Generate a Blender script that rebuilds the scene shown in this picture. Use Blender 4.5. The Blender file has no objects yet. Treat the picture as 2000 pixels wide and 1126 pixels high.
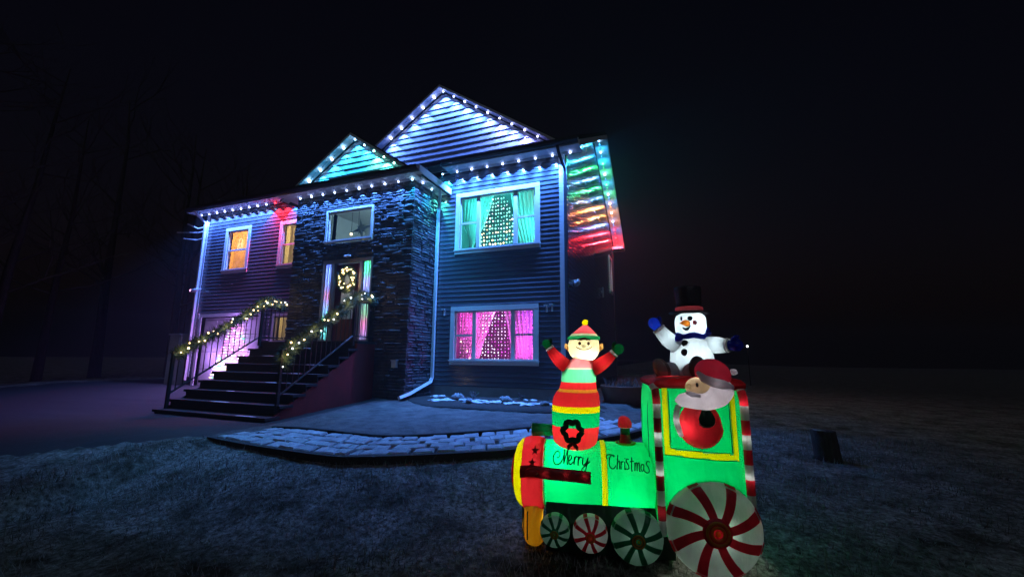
import bpy, math, random
from mathutils import Vector, Matrix
random.seed(7)
SC = bpy.context.scene
COL = SC.collection
rad = math.radians

# ------------------------------------------------------------------ camera, sky, moon, exposure
cam_data = bpy.data.cameras.new('camera'); cam = bpy.data.objects.new('camera', cam_data); COL.objects.link(cam)
CAMP = Vector((2.09, -8.7, 0.88))
ROT = Matrix(((0.93421173, 0.05155791, 0.3529734), (0.35662663, -0.15750478, -0.92087441), (0.00811664, 0.9861714, -0.16552974)))

cam.matrix_world = Matrix.Translation(CAMP) @ ROT.to_4x4()
cam_data.sensor_width = 36.0; cam_data.lens = 36 * 801 / 2000; cam_data.clip_end = 600; cam_data.clip_start = 0.05
SC.camera = cam

world = bpy.data.worlds.new('World'); SC.world = world; world.use_nodes = True
wn = world.node_tree.nodes; wl = world.node_tree.links; wn.clear()
wo = wn.new('ShaderNodeOutputWorld'); bg = wn.new('ShaderNodeBackground'); sky = wn.new('ShaderNodeTexSky')
sky.sky_type = 'NISHITA'; sky.sun_disc = False
MOON_EL, MOON_AZ = 38, 150
sky.sun_elevation = rad(-2.5); sky.sun_rotation = rad(MOON_AZ)
bg.inputs['Strength'].default_value = 0.022
tint = wn.new('ShaderNodeVectorMath'); tint.operation = 'MULTIPLY'; tint.inputs[1].default_value = (0.85, 0.8, 1.5)
wl.new(sky.outputs[0], tint.inputs[0]); wl.new(tint.outputs[0], bg.inputs['Color']); wl.new(bg.outputs[0], wo.inputs['Surface'])

moon_data = bpy.data.lights.new('moon', 'SUN'); moon_data.energy = 0.11; moon_data.angle = rad(6); moon_data.color = (0.72, 0.8, 1.0)
moon = bpy.data.objects.new('moon', moon_data); COL.objects.link(moon)
a, e = rad(MOON_AZ), rad(MOON_EL)
moon.rotation_euler = (-Vector((math.sin(a) * math.cos(e), math.cos(a) * math.cos(e), math.sin(e)))).to_track_quat('-Z', 'Y').to_euler()
SC.view_settings.view_transform = 'Standard'; SC.view_settings.look = 'None'
SC.view_settings.exposure = 0.0; SC.view_settings.gamma = 1.0; SC.view_settings.use_curve_mapping = False
SC.cycles.use_denoising = True
SC.cycles.max_bounces = 6; SC.cycles.transparent_max_bounces = 12
SC.cycles.sample_clamp_indirect = 2.0

# ------------------------------------------------------------------ materials
MATS = {}
def ramp2(nt, fac, c0, c1, p0=0.3, p1=0.7):
    r = nt.nodes.new('ShaderNodeValToRGB'); r.color_ramp.elements[0].position = p0; r.color_ramp.elements[1].position = p1
    r.color_ramp.elements[0].color = (*c0, 1); r.color_ramp.elements[1].color = (*c1, 1); nt.links.new(fac, r.inputs[0]); return r.outputs[0]
def base(name):
    m = bpy.data.materials.new(name); m.use_nodes = True; nt = m.node_tree; nt.nodes.clear()
    out = nt.nodes.new('ShaderNodeOutputMaterial'); tc = nt.nodes.new('ShaderNodeTexCoord'); MATS[name] = m
    return m, nt, out, tc
def noise(nt, tc, scale, detail=4, rough=0.55, coord='Object', stretch=None):
    n = nt.nodes.new('ShaderNodeTexNoise'); n.inputs['Scale'].default_value = scale; n.inputs['Detail'].default_value = detail; n.inputs['Roughness'].default_value = rough
    if stretch:
        mp = nt.nodes.new('ShaderNodeMapping'); mp.inputs['Scale'].default_value = stretch; nt.links.new(tc.outputs[coord], mp.inputs[0]); nt.links.new(mp.outputs[0], n.inputs['Vector'])
    else: nt.links.new(tc.outputs[coord], n.inputs['Vector'])
    return n.outputs['Fac']
def mat(name, c, c2=None, rough=0.6, scale=8, bump=0.0, bscale=40, metal=0.0, spec=0.4, stretch=None, p=(0.3, 0.7), perobj=0.0):
    m, nt, out, tc = base(name)
    b = nt.nodes.new('ShaderNodeBsdfPrincipled'); b.inputs['Roughness'].default_value = rough; b.inputs['Metallic'].default_value = metal
    b.inputs['Specular IOR Level'].default_value = spec
    c2 = c2 or tuple(x * 0.75 for x in c)
    colr = ramp2(nt, noise(nt, tc, scale, 6, 0.6, 'Object', stretch), c2, c, *p)
    if perobj:
        oi = nt.nodes.new('ShaderNodeObjectInfo'); mr = nt.nodes.new('ShaderNodeMapRange'); mr.inputs[3].default_value = 1 - perobj; mr.inputs[4].default_value = 1 + perobj
        nt.links.new(oi.outputs['Random'], mr.inputs[0]); mx = nt.nodes.new('ShaderNodeVectorMath'); mx.operation = 'SCALE'
        nt.links.new(colr, mx.inputs[0]); nt.links.new(mr.outputs[0], mx.inputs['Scale']); colr = mx.outputs[0]
    nt.links.new(colr, b.inputs['Base Color'])
    if bump:
        bn = nt.nodes.new('ShaderNodeBump'); bn.inputs['Strength'].default_value = bump; bn.inputs['Distance'].default_value = 0.02
        nt.links.new(noise(nt, tc, bscale, 5), bn.inputs['Height']); nt.links.new(bn.outputs[0], b.inputs['Normal'])
    nt.links.new(b.outputs[0], out.inputs['Surface']); return m
def fabric(name, c, trans=0.6, wr=0.85, scale=10):
    """thin inflated nylon: scatters light on both sides, with slack wrinkles"""
    m, nt, out, tc = base(name)
    d = nt.nodes.new('ShaderNodeBsdfDiffuse'); t = nt.nodes.new('ShaderNodeBsdfTranslucent'); g = nt.nodes.new('ShaderNodeBsdfGlossy')
    g.inputs['Roughness'].default_value = 0.45; g.inputs['Color'].default_value = (1, 1, 1, 1)
    cc = ramp2(nt, noise(nt, tc, 5, 5), tuple(x * 0.86 for x in c), c, 0.35, 0.65)
    nt.links.new(cc, d.inputs['Color']); nt.links.new(cc, t.inputs['Color'])
    mx = nt.nodes.new('ShaderNodeMixShader'); mx.inputs[0].default_value = trans; nt.links.new(d.outputs[0], mx.inputs[1]); nt.links.new(t.outputs[0], mx.inputs[2])
    m2 = nt.nodes.new('ShaderNodeMixShader'); m2.inputs[0].default_value = 0.04; nt.links.new(mx.outputs[0], m2.inputs[1]); nt.links.new(g.outputs[0], m2.inputs[2])
    bn = nt.nodes.new('ShaderNodeBump'); bn.inputs['Strength'].default_value = wr; bn.inputs['Distance'].default_value = 0.03
    nt.links.new(noise(nt, tc, scale, 3, 0.5, 'Object', (1, 1, 0.45)), bn.inputs['Height'])
    for s in (d, t, g): nt.links.new(bn.outputs[0], s.inputs['Normal'])
    nt.links.new(m2.outputs[0], out.inputs['Surface']); return m
def emit(name, c, s):
    m, nt, out, tc = base(name); em = nt.nodes.new('ShaderNodeEmission'); em.inputs[0].default_value = (*c, 1); em.inputs[1].default_value = s
    nt.links.new(em.outputs[0], out.inputs['Surface']); m.cycles.emission_sampling = 'NONE'; return m
def glass(name, tint=(0.93, 0.96, 0.98), refl=0.07):
    m, nt, out, tc = base(name); t = nt.nodes.new('ShaderNodeBsdfTransparent'); t.inputs[0].default_value = (*tint, 1)
    g = nt.nodes.new('ShaderNodeBsdfGlossy'); g.inputs['Roughness'].default_value = 0.03
    mx = nt.nodes.new('ShaderNodeMixShader'); mx.inputs[0].default_value = refl
    nt.links.new(t.outputs[0], mx.inputs[1]); nt.links.new(g.outputs[0], mx.inputs[2]); nt.links.new(mx.outputs[0], out.inputs['Surface']); return m

M_SIDING = mat('siding_vinyl', (0.085, 0.095, 0.12), (0.065, 0.075, 0.1), 0.19, 3, 0.0, 60, perobj=0.09, stretch=(1, 1, 12), spec=0.65)
M_SHAKE = mat('gable_siding', (0.36, 0.38, 0.42), (0.27, 0.29, 0.33), 0.6, 4, 0.25, 45, perobj=0.06, stretch=(2, 2, 20))
M_TRIM = mat('white_trim', (0.72, 0.72, 0.72), (0.64, 0.64, 0.65), 0.5, 3, 0.05, 30)
M_SOFFIT = mat('soffit_white', (0.66, 0.66, 0.67), (0.6, 0.6, 0.61), 0.6, 3)
M_ROOF = mat('roof_shingle', (0.035, 0.034, 0.036), (0.02, 0.02, 0.022), 0.9, 14, 0.5, 60)
M_DARKTRIM = mat('dark_gutter', (0.05, 0.05, 0.06), None, 0.45, 4)
M_STONE = mat('ledge_stone', (0.1, 0.1, 0.11), (0.035, 0.035, 0.04), 0.8, 5, 0.6, 35, perobj=0.35)
M_MORTAR = mat('stone_backing', (0.035, 0.035, 0.04), None, 0.9, 6)
M_CONC = mat('foundation', (0.2, 0.2, 0.2), (0.15, 0.15, 0.15), 0.9, 5, 0.2)
M_ROOM = mat('room_paint', (0.55, 0.55, 0.54), (0.5, 0.5, 0.5), 0.8, 2)
M_ROOMDARK = mat('room_paint_darkened', (0.12, 0.12, 0.12), None, 0.8, 2)  # unlit room put into the wall colour, so only the curtains glow
M_GLASS = glass('window_glass')
M_WOOD = mat('dark_deck_boards', (0.035, 0.03, 0.032), (0.018, 0.016, 0.018), 0.9, 6, 0.3, 50, stretch=(1, 9, 9), perobj=0.15)
M_SKIRT = mat('red_stained_wood', (0.17, 0.016, 0.014), (0.09, 0.01, 0.009), 0.7, 5, 0.2, 30, stretch=(1, 1, 0.4))
M_IRON = mat('black_iron', (0.02, 0.02, 0.022), None, 0.45, 8)
M_DOOR = mat('maroon_door', (0.16, 0.025, 0.03), (0.12, 0.02, 0.025), 0.4, 3)
M_DOORFRAME = mat('door_frame_wood', (0.3, 0.24, 0.19), None, 0.5, 4)
M_NEEDLE = mat('garland_needles', (0.07, 0.12, 0.06), (0.03, 0.06, 0.035), 0.7, 9)
M_BARK = mat('bark', (0.06, 0.052, 0.046), (0.02, 0.018, 0.016), 0.9, 6, 0.6, 25, stretch=(4, 4, 1))
M_TWIG = mat('twigs', (0.06, 0.052, 0.046), None, 0.9, 6)
M_PAVER = mat('frosted_paver', (0.46, 0.48, 0.5), (0.2, 0.21, 0.23), 0.85, 9, 0.5, 38, perobj=0.16)
M_EDGE = mat('path_edging', (0.03, 0.026, 0.024), None, 0.9, 9, 0.4)
M_ROCK = mat('field_rock', (0.26, 0.26, 0.27), (0.08, 0.08, 0.085), 0.9, 7, 0.5, 20)
M_SNOW = mat('thin_snow', (0.58, 0.59, 0.61), (0.32, 0.33, 0.35), 0.7, 12, 0.4, 30)
M_MULCH = mat('mulch', (0.035, 0.026, 0.022), (0.015, 0.012, 0.011), 0.95, 30, 0.9, 60)
M_BEIGE = mat('pale_enamel', (0.42, 0.42, 0.38), None, 0.5, 3)
M_TERRA = mat('terracotta', (0.25, 0.1, 0.06), None, 0.8, 5)
M_ASPHALT = mat('asphalt', (0.022, 0.023, 0.022), (0.009, 0.009, 0.009), 0.85, 30, 0.3, 120)
M_GRAVEL = mat('bare_soil', (0.115, 0.1, 0.092), (0.03, 0.027, 0.025), 0.95, 5, 0.9, 26)
M_SHEER = fabric('sheer_curtain', (0.75, 0.75, 0.74), 0.5, 0.3)
M_PLASTIC = mat('white_plastic', (0.6, 0.6, 0.6), None, 0.4, 4)

# frosted lawn: brown-green turf, frost on it in patches and streaks
m, nt, out, tc = base('frosted_lawn'); M_LAWN = m
b = nt.nodes.new('ShaderNodeBsdfPrincipled'); b.inputs['Roughness'].default_value = 0.95; b.inputs['Specular IOR Level'].default_value = 0.1
turf = ramp2(nt, noise(nt, tc, 3.5, 8, 0.7), (0.02, 0.021, 0.012), (0.1, 0.09, 0.06), 0.35, 0.68)
fr = ramp2(nt, noise(nt, tc, 2.2, 9, 0.75), (0, 0, 0), (1, 1, 1), 0.36, 0.6)
mxc = nt.nodes.new('ShaderNodeMixRGB'); nt.links.new(fr, mxc.inputs[0]); nt.links.new(turf, mxc.inputs[1])
fine = ramp2(nt, noise(nt, tc, 22, 6, 0.7), (0.07, 0.065, 0.045), (0.66, 0.64, 0.58), 0.36, 0.72); nt.links.new(fine, mxc.inputs[2])
nt.links.new(mxc.outputs[0], b.inputs['Base Color'])
bn = nt.nodes.new('ShaderNodeBump'); bn.inputs['Strength'].default_value = 1.0; bn.inputs['Distance'].default_value = 0.05
nt.links.new(noise(nt, tc, 18, 8, 0.75), bn.inputs['Height']); nt.links.new(bn.outputs[0], b.inputs['Normal']); nt.links.new(b.outputs[0], out.inputs['Surface'])
M_BLADE = mat('grass_blade', (0.34, 0.35, 0.33), (0.06, 0.06, 0.035), 0.8, 1.4, p=(0.35, 0.65))

# ------------------------------------------------------------------ mesh helpers
class MB:
    def __init__(s): s.v = []; s.f = []; s.m = []
    def add(s, vs, fs, mi=0):
        o = len(s.v); s.v += [tuple(v) for v in vs]; s.f += [tuple(i + o for i in f) for f in fs]; s.m += [mi] * len(fs) if isinstance(mi, int) else list(mi)
        return s
    def box(s, x0, x1, y0, y1, z0, z1, mi=0):
        return s.add([(x0,y0,z0),(x1,y0,z0),(x1,y1,z0),(x0,y1,z0),(x0,y0,z1),(x1,y0,z1),(x1,y1,z1),(x0,y1,z1)],
                     [(0,3,2,1),(4,5,6,7),(0,1,5,4),(1,2,6,5),(2,3,7,6),(3,0,4,7)], mi)
    def hexa(s, p, mi=0):
        return s.add(p, [(0,3,2,1),(4,5,6,7),(0,1,5,4),(1,2,6,5),(2,3,7,6),(3,0,4,7)], mi)
    def tube(s, pts, r, seg=8, mi=0, cap=True, mf=None):
        pts = [Vector(p) for p in pts]; n = len(pts); rr = r if isinstance(r, (list, tuple)) else [r] * n
        up = None; vs = []
        for i, p in enumerate(pts):
            t = (pts[min(i + 1, n - 1)] - pts[max(i - 1, 0)]).normalized()
            if up is None: up = t.orthogonal().normalized()
            else: up = (up - t * up.dot(t)); up = up.normalized() if up.length > 1e-6 else t.orthogonal().normalized()
            w = t.cross(up)
            for k in range(seg):
                a = 2 * math.pi * k / seg; vs.append(p + (up * math.cos(a) + w * math.sin(a)) * rr[i])
        fs = []; ms = []
        for i in range(n - 1):
            for k in range(seg):
                fs.append((i*seg+k, i*seg+(k+1) % seg, (i+1)*seg+(k+1) % seg, (i+1)*seg+k)); ms.append(mf(i) if mf else mi)
        if cap:
            fs.append(tuple(reversed(range(seg)))); ms.append(mf(0) if mf else mi); fs.append(tuple((n-1)*seg+k for k in range(seg))); ms.append(mf(n-2) if mf else mi)
        return s.add(vs, fs, ms)
    def rings(s, rings, mf=None, cap=True, mi=0):
        """loft of closed rings of equal length"""
        k = len(rings[0]); vs = [v for r in rings for v in r]; fs = []; ms = []
        for i in range(len(rings) - 1):
            for j in range(k):
                fs.append((i*k+j, i*k+(j+1) % k, (i+1)*k+(j+1) % k, (i+1)*k+j)); ms.append(mf(i) if mf else mi)
        if cap:
            fs.append(tuple(reversed(range(k)))); ms.append(mf(0) if mf else mi); fs.append(tuple((len(rings)-1)*k+j for j in range(k))); ms.append(mf(len(rings)-2) if mf else mi)
        return s.add(vs, fs, ms)
    def ball(s, c, r, seg=12, rg=8, mi=0, rot=None):
        rx, ry, rz = (r, r, r) if isinstance(r, (int, float)) else r; c = Vector(c); vs = []; fs = []
        for i in range(1, rg):
            t = math.pi * i / rg
            for k in range(seg):
                a = 2 * math.pi * k / seg; p = Vector((rx*math.sin(t)*math.cos(a), ry*math.sin(t)*math.sin(a), rz*math.cos(t)))
                vs.append(c + (rot @ p if rot else p))
        top = Vector((0,0,rz)); vs.append(c + (rot @ top if rot else top)); vs.append(c - (rot @ top if rot else top)); T = len(vs) - 2
        for i in range(rg - 2):
            for k in range(seg): fs.append((i*seg+k, (i+1)*seg+k, (i+1)*seg+(k+1) % seg, i*seg+(k+1) % seg))
        for k in range(seg):
            fs.append((T, k, (k+1) % seg)); fs.append((T+1, (rg-2)*seg+(k+1) % seg, (rg-2)*seg+k))
        return s.add(vs, fs, mi)
    def poly_prism(s, poly, d, mi=0):
        n = len(poly); d = Vector(d); vs = [Vector(p) for p in poly] + [Vector(p) + d for p in poly]
        return s.add(vs, [tuple(reversed(range(n))), tuple(range(n, 2*n))] + [(i, (i+1) % n, n+(i+1) % n, n+i) for i in range(n)], mi)
    def build(s, name, mats, parent=None, off=None, smooth=False):
        me = bpy.data.meshes.new(name); me.from_pydata(s.v, [], s.f); mats = mats if isinstance(mats, (list, tuple)) else [mats]
        for x in mats: me.materials.append(x)
        if len(mats) > 1: me.polygons.foreach_set('material_index', s.m)
        if smooth: me.polygons.foreach_set('use_smooth', [True] * len(s.f))
        me.update(); return link(name, me, parent, off)
OFF = {}
def link(name, me, parent=None, off=None):
    o = bpy.data.objects.new(name, me); COL.objects.link(o)
    if parent:
        o.parent = parent
        p = parent; tot = Vector(OFF.get(p.name, (0,0,0)))
        if off is None: o.location = -tot
        else: o.location = Vector(off)
        OFF[o.name] = (0, 0, 0)
    return o
def thing(name, loc, label, cat, group=None, rz=0.0, local=False):
    """an Empty at the thing's base; meshes below it are given in world coordinates unless local"""
    o = bpy.data.objects.new(name, None); COL.objects.link(o); o.location = loc; o.rotation_euler = (0, 0, rz); o.empty_display_size = 0.2
    OFF[o.name] = (0, 0, 0) if local else tuple(loc); tag(o, label, cat, group); return o
def tag(o, label=None, cat=None, group=None, kind=None):
    if label: o['label'] = label
    if cat: o['category'] = cat
    if group: o['group'] = group
    if kind: o['kind'] = kind
    return o
def lamp(name, kind, loc, energy, color, parent=None, radius=0.02, spot=None, blend=0.15, aim=None):
    d = bpy.data.lights.new(name, kind); d.energy = energy; d.color = color; d.shadow_soft_size = radius
    if spot: d.spot_size = rad(spot); d.spot_blend = blend
    o = bpy.data.objects.new(name, d); COL.objects.link(o)
    if parent: o.parent = parent; o.location = Vector(loc) - Vector(OFF.get(parent.name, (0,0,0)))
    else: o.location = loc
    if aim: o.rotation_euler = Vector(aim).to_track_quat('-Z', 'Y').to_euler()
    return o
def lerp(a, b, t): return a + (b - a) * t
def interp(tbl, x):
    if x <= tbl[0][0]: return tbl[0][1]
    for (a, va), (b, vb) in zip(tbl, tbl[1:]):
        if x <= b: return lerp(va, vb, (x - a) / (b - a))
    return tbl[-1][1]
def catmull(pts, n):
    P = [Vector(p) for p in pts]; P = [P[0] * 2 - P[1]] + P + [P[-1] * 2 - P[-2]]; o = []
    for i in range(1, len(P) - 2):
        for k in range(n):
            t = k / n; a, b, c, d = P[i-1], P[i], P[i+1], P[i+2]
            o.append(0.5 * ((2*b) + (c-a)*t + (2*a-5*b+4*c-d)*t*t + (3*b-a-3*c+d)*t*t*t))
    o.append(P[-2]); return o

# ------------------------------------------------------------------ ground
PATH_IN = [(-3.55, -4.0), (-3.0, -3.9), (-2.0, -3.95), (-1.45, -3.88), (-0.7, -3.36), (0.1, -2.6), (0.85, -1.3), (1.35, 0.2), (1.5, 1.8)]
PATH_OUT = [(-3.75, -4.72), (-2.85, -4.85), (-1.65, -4.92), (-1.15, -4.82), (-0.26, -4.25), (0.5, -3.55), (1.55, -2.15), (2.1, -0.3), (2.35, 1.7)]
CI = catmull([(x, y, 0) for x, y in PATH_IN], 8); CO = catmull([(x, y, 0) for x, y in PATH_OUT], 8)
def path_z(x, y): return -0.2 + 0.045 * max(0.0, min(2.0, (y + 3.8) / 2))
def inpoly(x, y, poly):
    c = False; j = len(poly) - 1
    for i in range(len(poly)):
        if (poly[i].y > y) != (poly[j].y > y) and x < (poly[j].x - poly[i].x) * (y - poly[i].y) / (poly[j].y - poly[i].y) + poly[i].x: c = not c
        j = i
    return c
OUTER = CO + [Vector((2.4, 14, 0)), Vector((-60, 14, 0)), Vector((-60, -4.9, 0))]
INNER_POLY = [p.copy() for p in CO] + [Vector((2.45, 30, 0)), Vector((-3.9, 30, 0)), Vector((-3.9, -4.7, 0))]
def sd_out(x, y):
    """distance outside the path's outer edge"""
    best = 1e9
    for i in range(len(CO) - 1):
        a, b = CO[i], CO[i+1]; dx, dy = b.x - a.x, b.y - a.y; t = max(0, min(1, ((x-a.x)*dx + (y-a.y)*dy) / (dx*dx + dy*dy)))
        best = min(best, math.hypot(x - a.x - dx*t, y - a.y - dy*t))
    return best
def upper_z(x, y):
    """level of the plot round the house"""
    if y > -0.6: z = -0.02
    else: z = lerp(-0.02, -0.2, min(1, (-0.6 - y) / 3.0))
    if x < -7.4: z = lerp(z, -0.06 if y > -1 else max(-0.4, -0.06 + (y + 1) * 0.055), min(1, (-7.4 - x) / 1.5))
    return z
def lawn_z(x, y):
    z = interp([(-14, -0.86), (-8.7, -0.74), (-6.5, -0.62), (-5.4, -0.545), (-4.6, -0.45), (-3, -0.38), (0, -0.36), (6, -0.4), (20, -0.7), (40, -1.2)], y)
    if x > 3: z -= 0.02 * (x - 3)
    return max(z, -2.5)
def ground_z(x, y):
    if inpoly(x, y, INNER_POLY): return upper_z(x, y) - (0.06 if inpoly(x, y, PATH_POLY) else 0)
    d = sd_out(x, y)
    if x < -3.7:   # drive runs into the lawn without a step
        z0 = upper_z(x, y); z1 = lawn_z(x, y); t = max(0, min(1, (-4.6 - y) / 3.0)); return lerp(z0, z1, t)
    z = lawn_z(x, y); return lerp(path_z(x, y) - interp([(-3.8, 0.02), (-2.6, 0.05), (-1, 0.075), (1, 0.07)], x), z, min(1, d / 1.2)) if d < 1.2 else z
PATH_POLY = [p.copy() for p in CO] + [p.copy() for p in reversed(CI)]
def axis(lo, hi, fine_lo, fine_hi, fstep, cstep):
    o = [lo]
    while o[-1] < hi: o.append(o[-1] + (fstep if fine_lo <= o[-1] < fine_hi else min(cstep, max(fstep, 0.12 * min(abs(o[-1] - fine_lo), abs(o[-1] - fine_hi)) + fstep))))
    return o
gx = axis(-160, 160, -5.5, 4.5, 0.14, 12); gy = axis(-14, 220, -8.3, 0.5, 0.14, 12)
g = MB(); rg = random.Random(3)
for y in gy:
    for x in gx: g.v.append((x, y, ground_z(x, y) + rg.uniform(-0.008, 0.008)))
W = len(gx); IN = {}
for j in range(len(gy) - 1):
    for i in range(W - 1):
        cx, cy = (gx[i] + gx[i+1]) / 2, (gy[j] + gy[j+1]) / 2
        g.f.append((j*W+i, j*W+i+1, (j+1)*W+i+1, (j+1)*W+i)); mi = 0
        if inpoly(cx, cy, INNER_POLY) and cx < 2.5 and cy < 14: mi = 1
        elif cx < -3.9 - max(0, (-4.7 - cy)) * 1.4 and cy > -6.8 and cx > -17: mi = 2
        g.m.append(mi)
lawn = g.build('ground', [M_LAWN, M_GRAVEL, M_ASPHALT], smooth=True); tag(lawn, kind='structure')

# frosty grass blades over the near lawn
gb = MB(); rb = random.Random(11)
for _ in range(75000):
    y = -8.2 + 8.5 * rb.random() ** 1.1; x = rb.uniform(-4.5, 6.0)
    if inpoly(x, y, INNER_POLY) or (x < -3.7 - max(0, (-4.7 - y)) * 1.3): continue
    z = ground_z(x, y) - 0.004; h = rb.uniform(0.015, 0.05) * (1.8 if rb.random() < 0.06 else 1) * (1.3 + 0.7 * math.sin(x * 2.3 + 1.7 * math.sin(y * 1.9)) * math.sin(y * 2.7 + x)); a = rb.uniform(0, 6.28); w = rb.uniform(0.002, 0.0045); l = rb.uniform(0.2, 1.0) * h
    c, s = math.cos(a), math.sin(a); n = len(gb.v)
    gb.v += [(x - s*w, y + c*w, z), (x + s*w, y - c*w, z), (x + c*l, y + s*l, z + h)]; gb.f.append((n, n+1, n+2)); gb.m.append(0)
blades = gb.build('grass', [M_BLADE]); tag(blades, 'short frosty grass covering the front lawn', 'grass', kind='stuff')

# curved paver walk
walk = MB()
n = len(CI)
for i in range(n - 1):
    q = [CI[i], CI[i+1], CO[i+1], CO[i]]; za = [path_z(p.x, p.y) - 0.03 for p in q]
    walk.hexa([(p.x, p.y, z - 0.16) for p, z in zip(q, za)][::-1] + [(p.x, p.y, z) for p, z in zip(q, za)][::-1])
path = walk.build('path', [M_EDGE]); tag(path, kind='structure')
def along(C, t):
    f = t * (len(C) - 1); i = min(int(f), len(C) - 2); return C[i].lerp(C[i+1], f - i)
rp = random.Random(5); ROWS = 4; t = 0.004; k = 0
while t < 0.985:
    for r in range(ROWS):
        dt = rp.uniform(0.021, 0.03); sh = (0.012 if r % 2 else 0) + rp.uniform(-0.004, 0.004)
        ta, tb = max(0.001, t + sh + 0.0013), min(0.998, t + sh + 0.0262)
        fa, fb = (r + rp.uniform(0.03, 0.07)) / ROWS, (r + rp.uniform(0.93, 0.97)) / ROWS
        top = []
        for tt, ff in ((ta, fa), ((ta+tb)/2, fa - 0.006), (tb, fa), (tb, fb), ((ta+tb)/2, fb + 0.006), (ta, fb)):
            p = along(CI, tt).lerp(along(CO, tt), ff); top.append(Vector((p.x + rp.uniform(-0.012, 0.012), p.y + rp.uniform(-0.012, 0.012), path_z(p.x, p.y) + rp.uniform(-0.006, 0.006))))
        c = sum(top, Vector()) / 6; hgt = rp.uniform(0.0, 0.014); pm = MB()
        inner = [c + (p - c) * 0.86 + Vector((0, 0, hgt + 0.008)) for p in top]; low = [p - Vector((0, 0, 0.05)) for p in top]
        vs = low + top + inner
        pm.add(vs, [(12, 13, 14, 15, 16, 17)] + [(6+i, 6+(i+1) % 6, 12+(i+1) % 6, 12+i) for i in range(6)] + [(i, (i+1) % 6, 6+(i+1) % 6, 6+i) for i in range(6)])
        pm.build('paver', [M_PAVER], path)
    t += 0.0265
for C, s, zt in ((CI, -1, 0.035), (CO, 1, 0.0)):
    eb = MB(); N = [((C[min(i+1, n-1)] - C[max(i-1, 0)]).normalized().cross(Vector((0, 0, 1)))) for i in range(n)]
    for i in range(n - 1):
        p0, p1 = C[i], C[i+1]; q0, q1 = C[i] + N[i] * 0.07 * (1 if s > 0 else -1), C[i+1] + N[i+1] * 0.07 * (1 if s > 0 else -1)
        z0, z1 = path_z(p0.x, p0.y) + zt, path_z(p1.x, p1.y) + zt
        eb.hexa([(p0.x, p0.y, z0-.3), (p1.x, p1.y, z1-.3), (q1.x, q1.y, z1-.3), (q0.x, q0.y, z0-.3), (p0.x, p0.y, z0), (p1.x, p1.y, z1), (q1.x, q1.y, z1), (q0.x, q0.y, z0)])
    eb.build('edging', [M_EDGE], path)

# ------------------------------------------------------------------ the house
XL, XR, DEP = -12.2, 0.0, 8.7
BX0, BX1, BY = -6.95, -3.32, -1.03
house = thing('house', (-6.1, 4.3, 0), 'two storey dark sided house with stone entry bay and gables hung with lights', 'house')
def wall_holes(mb, s0, s1, z0, z1, holes, mapf, th):
    xs = sorted({s0, s1, *[h[0] for h in holes], *[h[1] for h in holes]}); zs = sorted({z0, z1, *[h[2] for h in holes], *[h[3] for h in holes]})
    for i in range(len(xs) - 1):
        for j in range(len(zs) - 1):
            cx, cz = (xs[i] + xs[i+1]) / 2, (zs[j] + zs[j+1]) / 2
            if any(h[0] < cx < h[1] and h[2] < cz < h[3] for h in holes): continue
            a, b2, c, d = xs[i], xs[i+1], zs[j], zs[j+1]
            mb.hexa([mapf(a, c, 0), mapf(b2, c, 0), mapf(b2, c, -th), mapf(a, c, -th), mapf(a, d, 0), mapf(b2, d, 0), mapf(b2, d, -th), mapf(a, d, -th)])
def siding(parent, f0, f1, z0, z1, step, holes, mapf, m, lip=0.017):
    z = z0
    while z < z1 - 0.02:
        t = min(z + step, z1); segs = [(f0(z), f1(z), f0(t), f1(t), z, t)]
        for h in holes:
            ns = []
            for (a, b2, c, d, lo, hi) in segs:
                if h[3] <= lo or h[2] >= hi or h[0] >= b2 or h[1] <= a: ns.append((a, b2, c, d, lo, hi)); continue
                if h[0] - a > 0.01: ns.append((a, h[0], c, h[0], lo, hi))
                if b2 - h[1] > 0.01: ns.append((h[1], b2, h[1], d, lo, hi))
                if h[2] - lo > 0.012: ns.append((max(a, h[0]), min(b2, h[1]), max(c, h[0]), min(d, h[1]), lo, h[2]))
                if hi - h[3] > 0.012: ns.append((max(a, h[0]), min(b2, h[1]), max(c, h[0]), min(d, h[1]), h[3], hi))
            segs = ns
        for (a, b2, c, d, lo, hi) in segs:
            if b2 - a < 0.03: continue
            w0 = lip * (hi - lo) / step if hi - lo < step * 0.98 and lo > z + 1e-4 else lip
            R = min(0.009, w0 * 0.55); pr = [(0.001, 0.0), (w0 - R, 0.0), (w0 - 0.62 * R, 0.08 * R), (w0 - 0.29 * R, 0.29 * R), (w0 - 0.08 * R, 0.62 * R), (w0, R), (0.003, hi - lo), (0.001, hi - lo)]; K = len(pr)
            ends = [[mapf(lerp(e0, e1, q / (hi - lo)), lo + q, o) for o, q in pr] for e0, e1 in ((a, c), (b2, d))]
            sb = MB(); sb.add(ends[0] + ends[1], [(j, (j + 1) % K, K + (j + 1) % K, K + j) for j in range(K)] + [tuple(range(K)), tuple(range(2 * K - 1, K - 1, -1))])
            o_ = sb.build('siding_board', [m], parent); o_.data.polygons.foreach_set('use_smooth', [1 <= j <= 4 for j in range(K + 2)])
        z = t
front = lambda s, z, o: (s, -o, z)
bayf = lambda s, z, o: (s, BY - o, z)
sidef = lambda s, z, o: (XR + o, s, z)
bayside = lambda s, z, o: (BX1 + o, s, z)
EZ = 5.5      # main soffit level
WU = (-2.76, -0.56, 3.36, 4.93); WLo = (-2.81, -0.6, 0.70, 2.07)
WL1 = (-11.2, -10.05, 3.43, 4.93); WL2 = (-8.8, -7.62, 3.43, 4.9); WL3 = (-8.72, -7.75, 1.22, 2.08); GAR = (-11.85, -9.28, -0.1, 2.06)
shrink = lambda h, d=0.1: (h[0] + d, h[1] - d, h[2] + d, h[3] - d)
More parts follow.
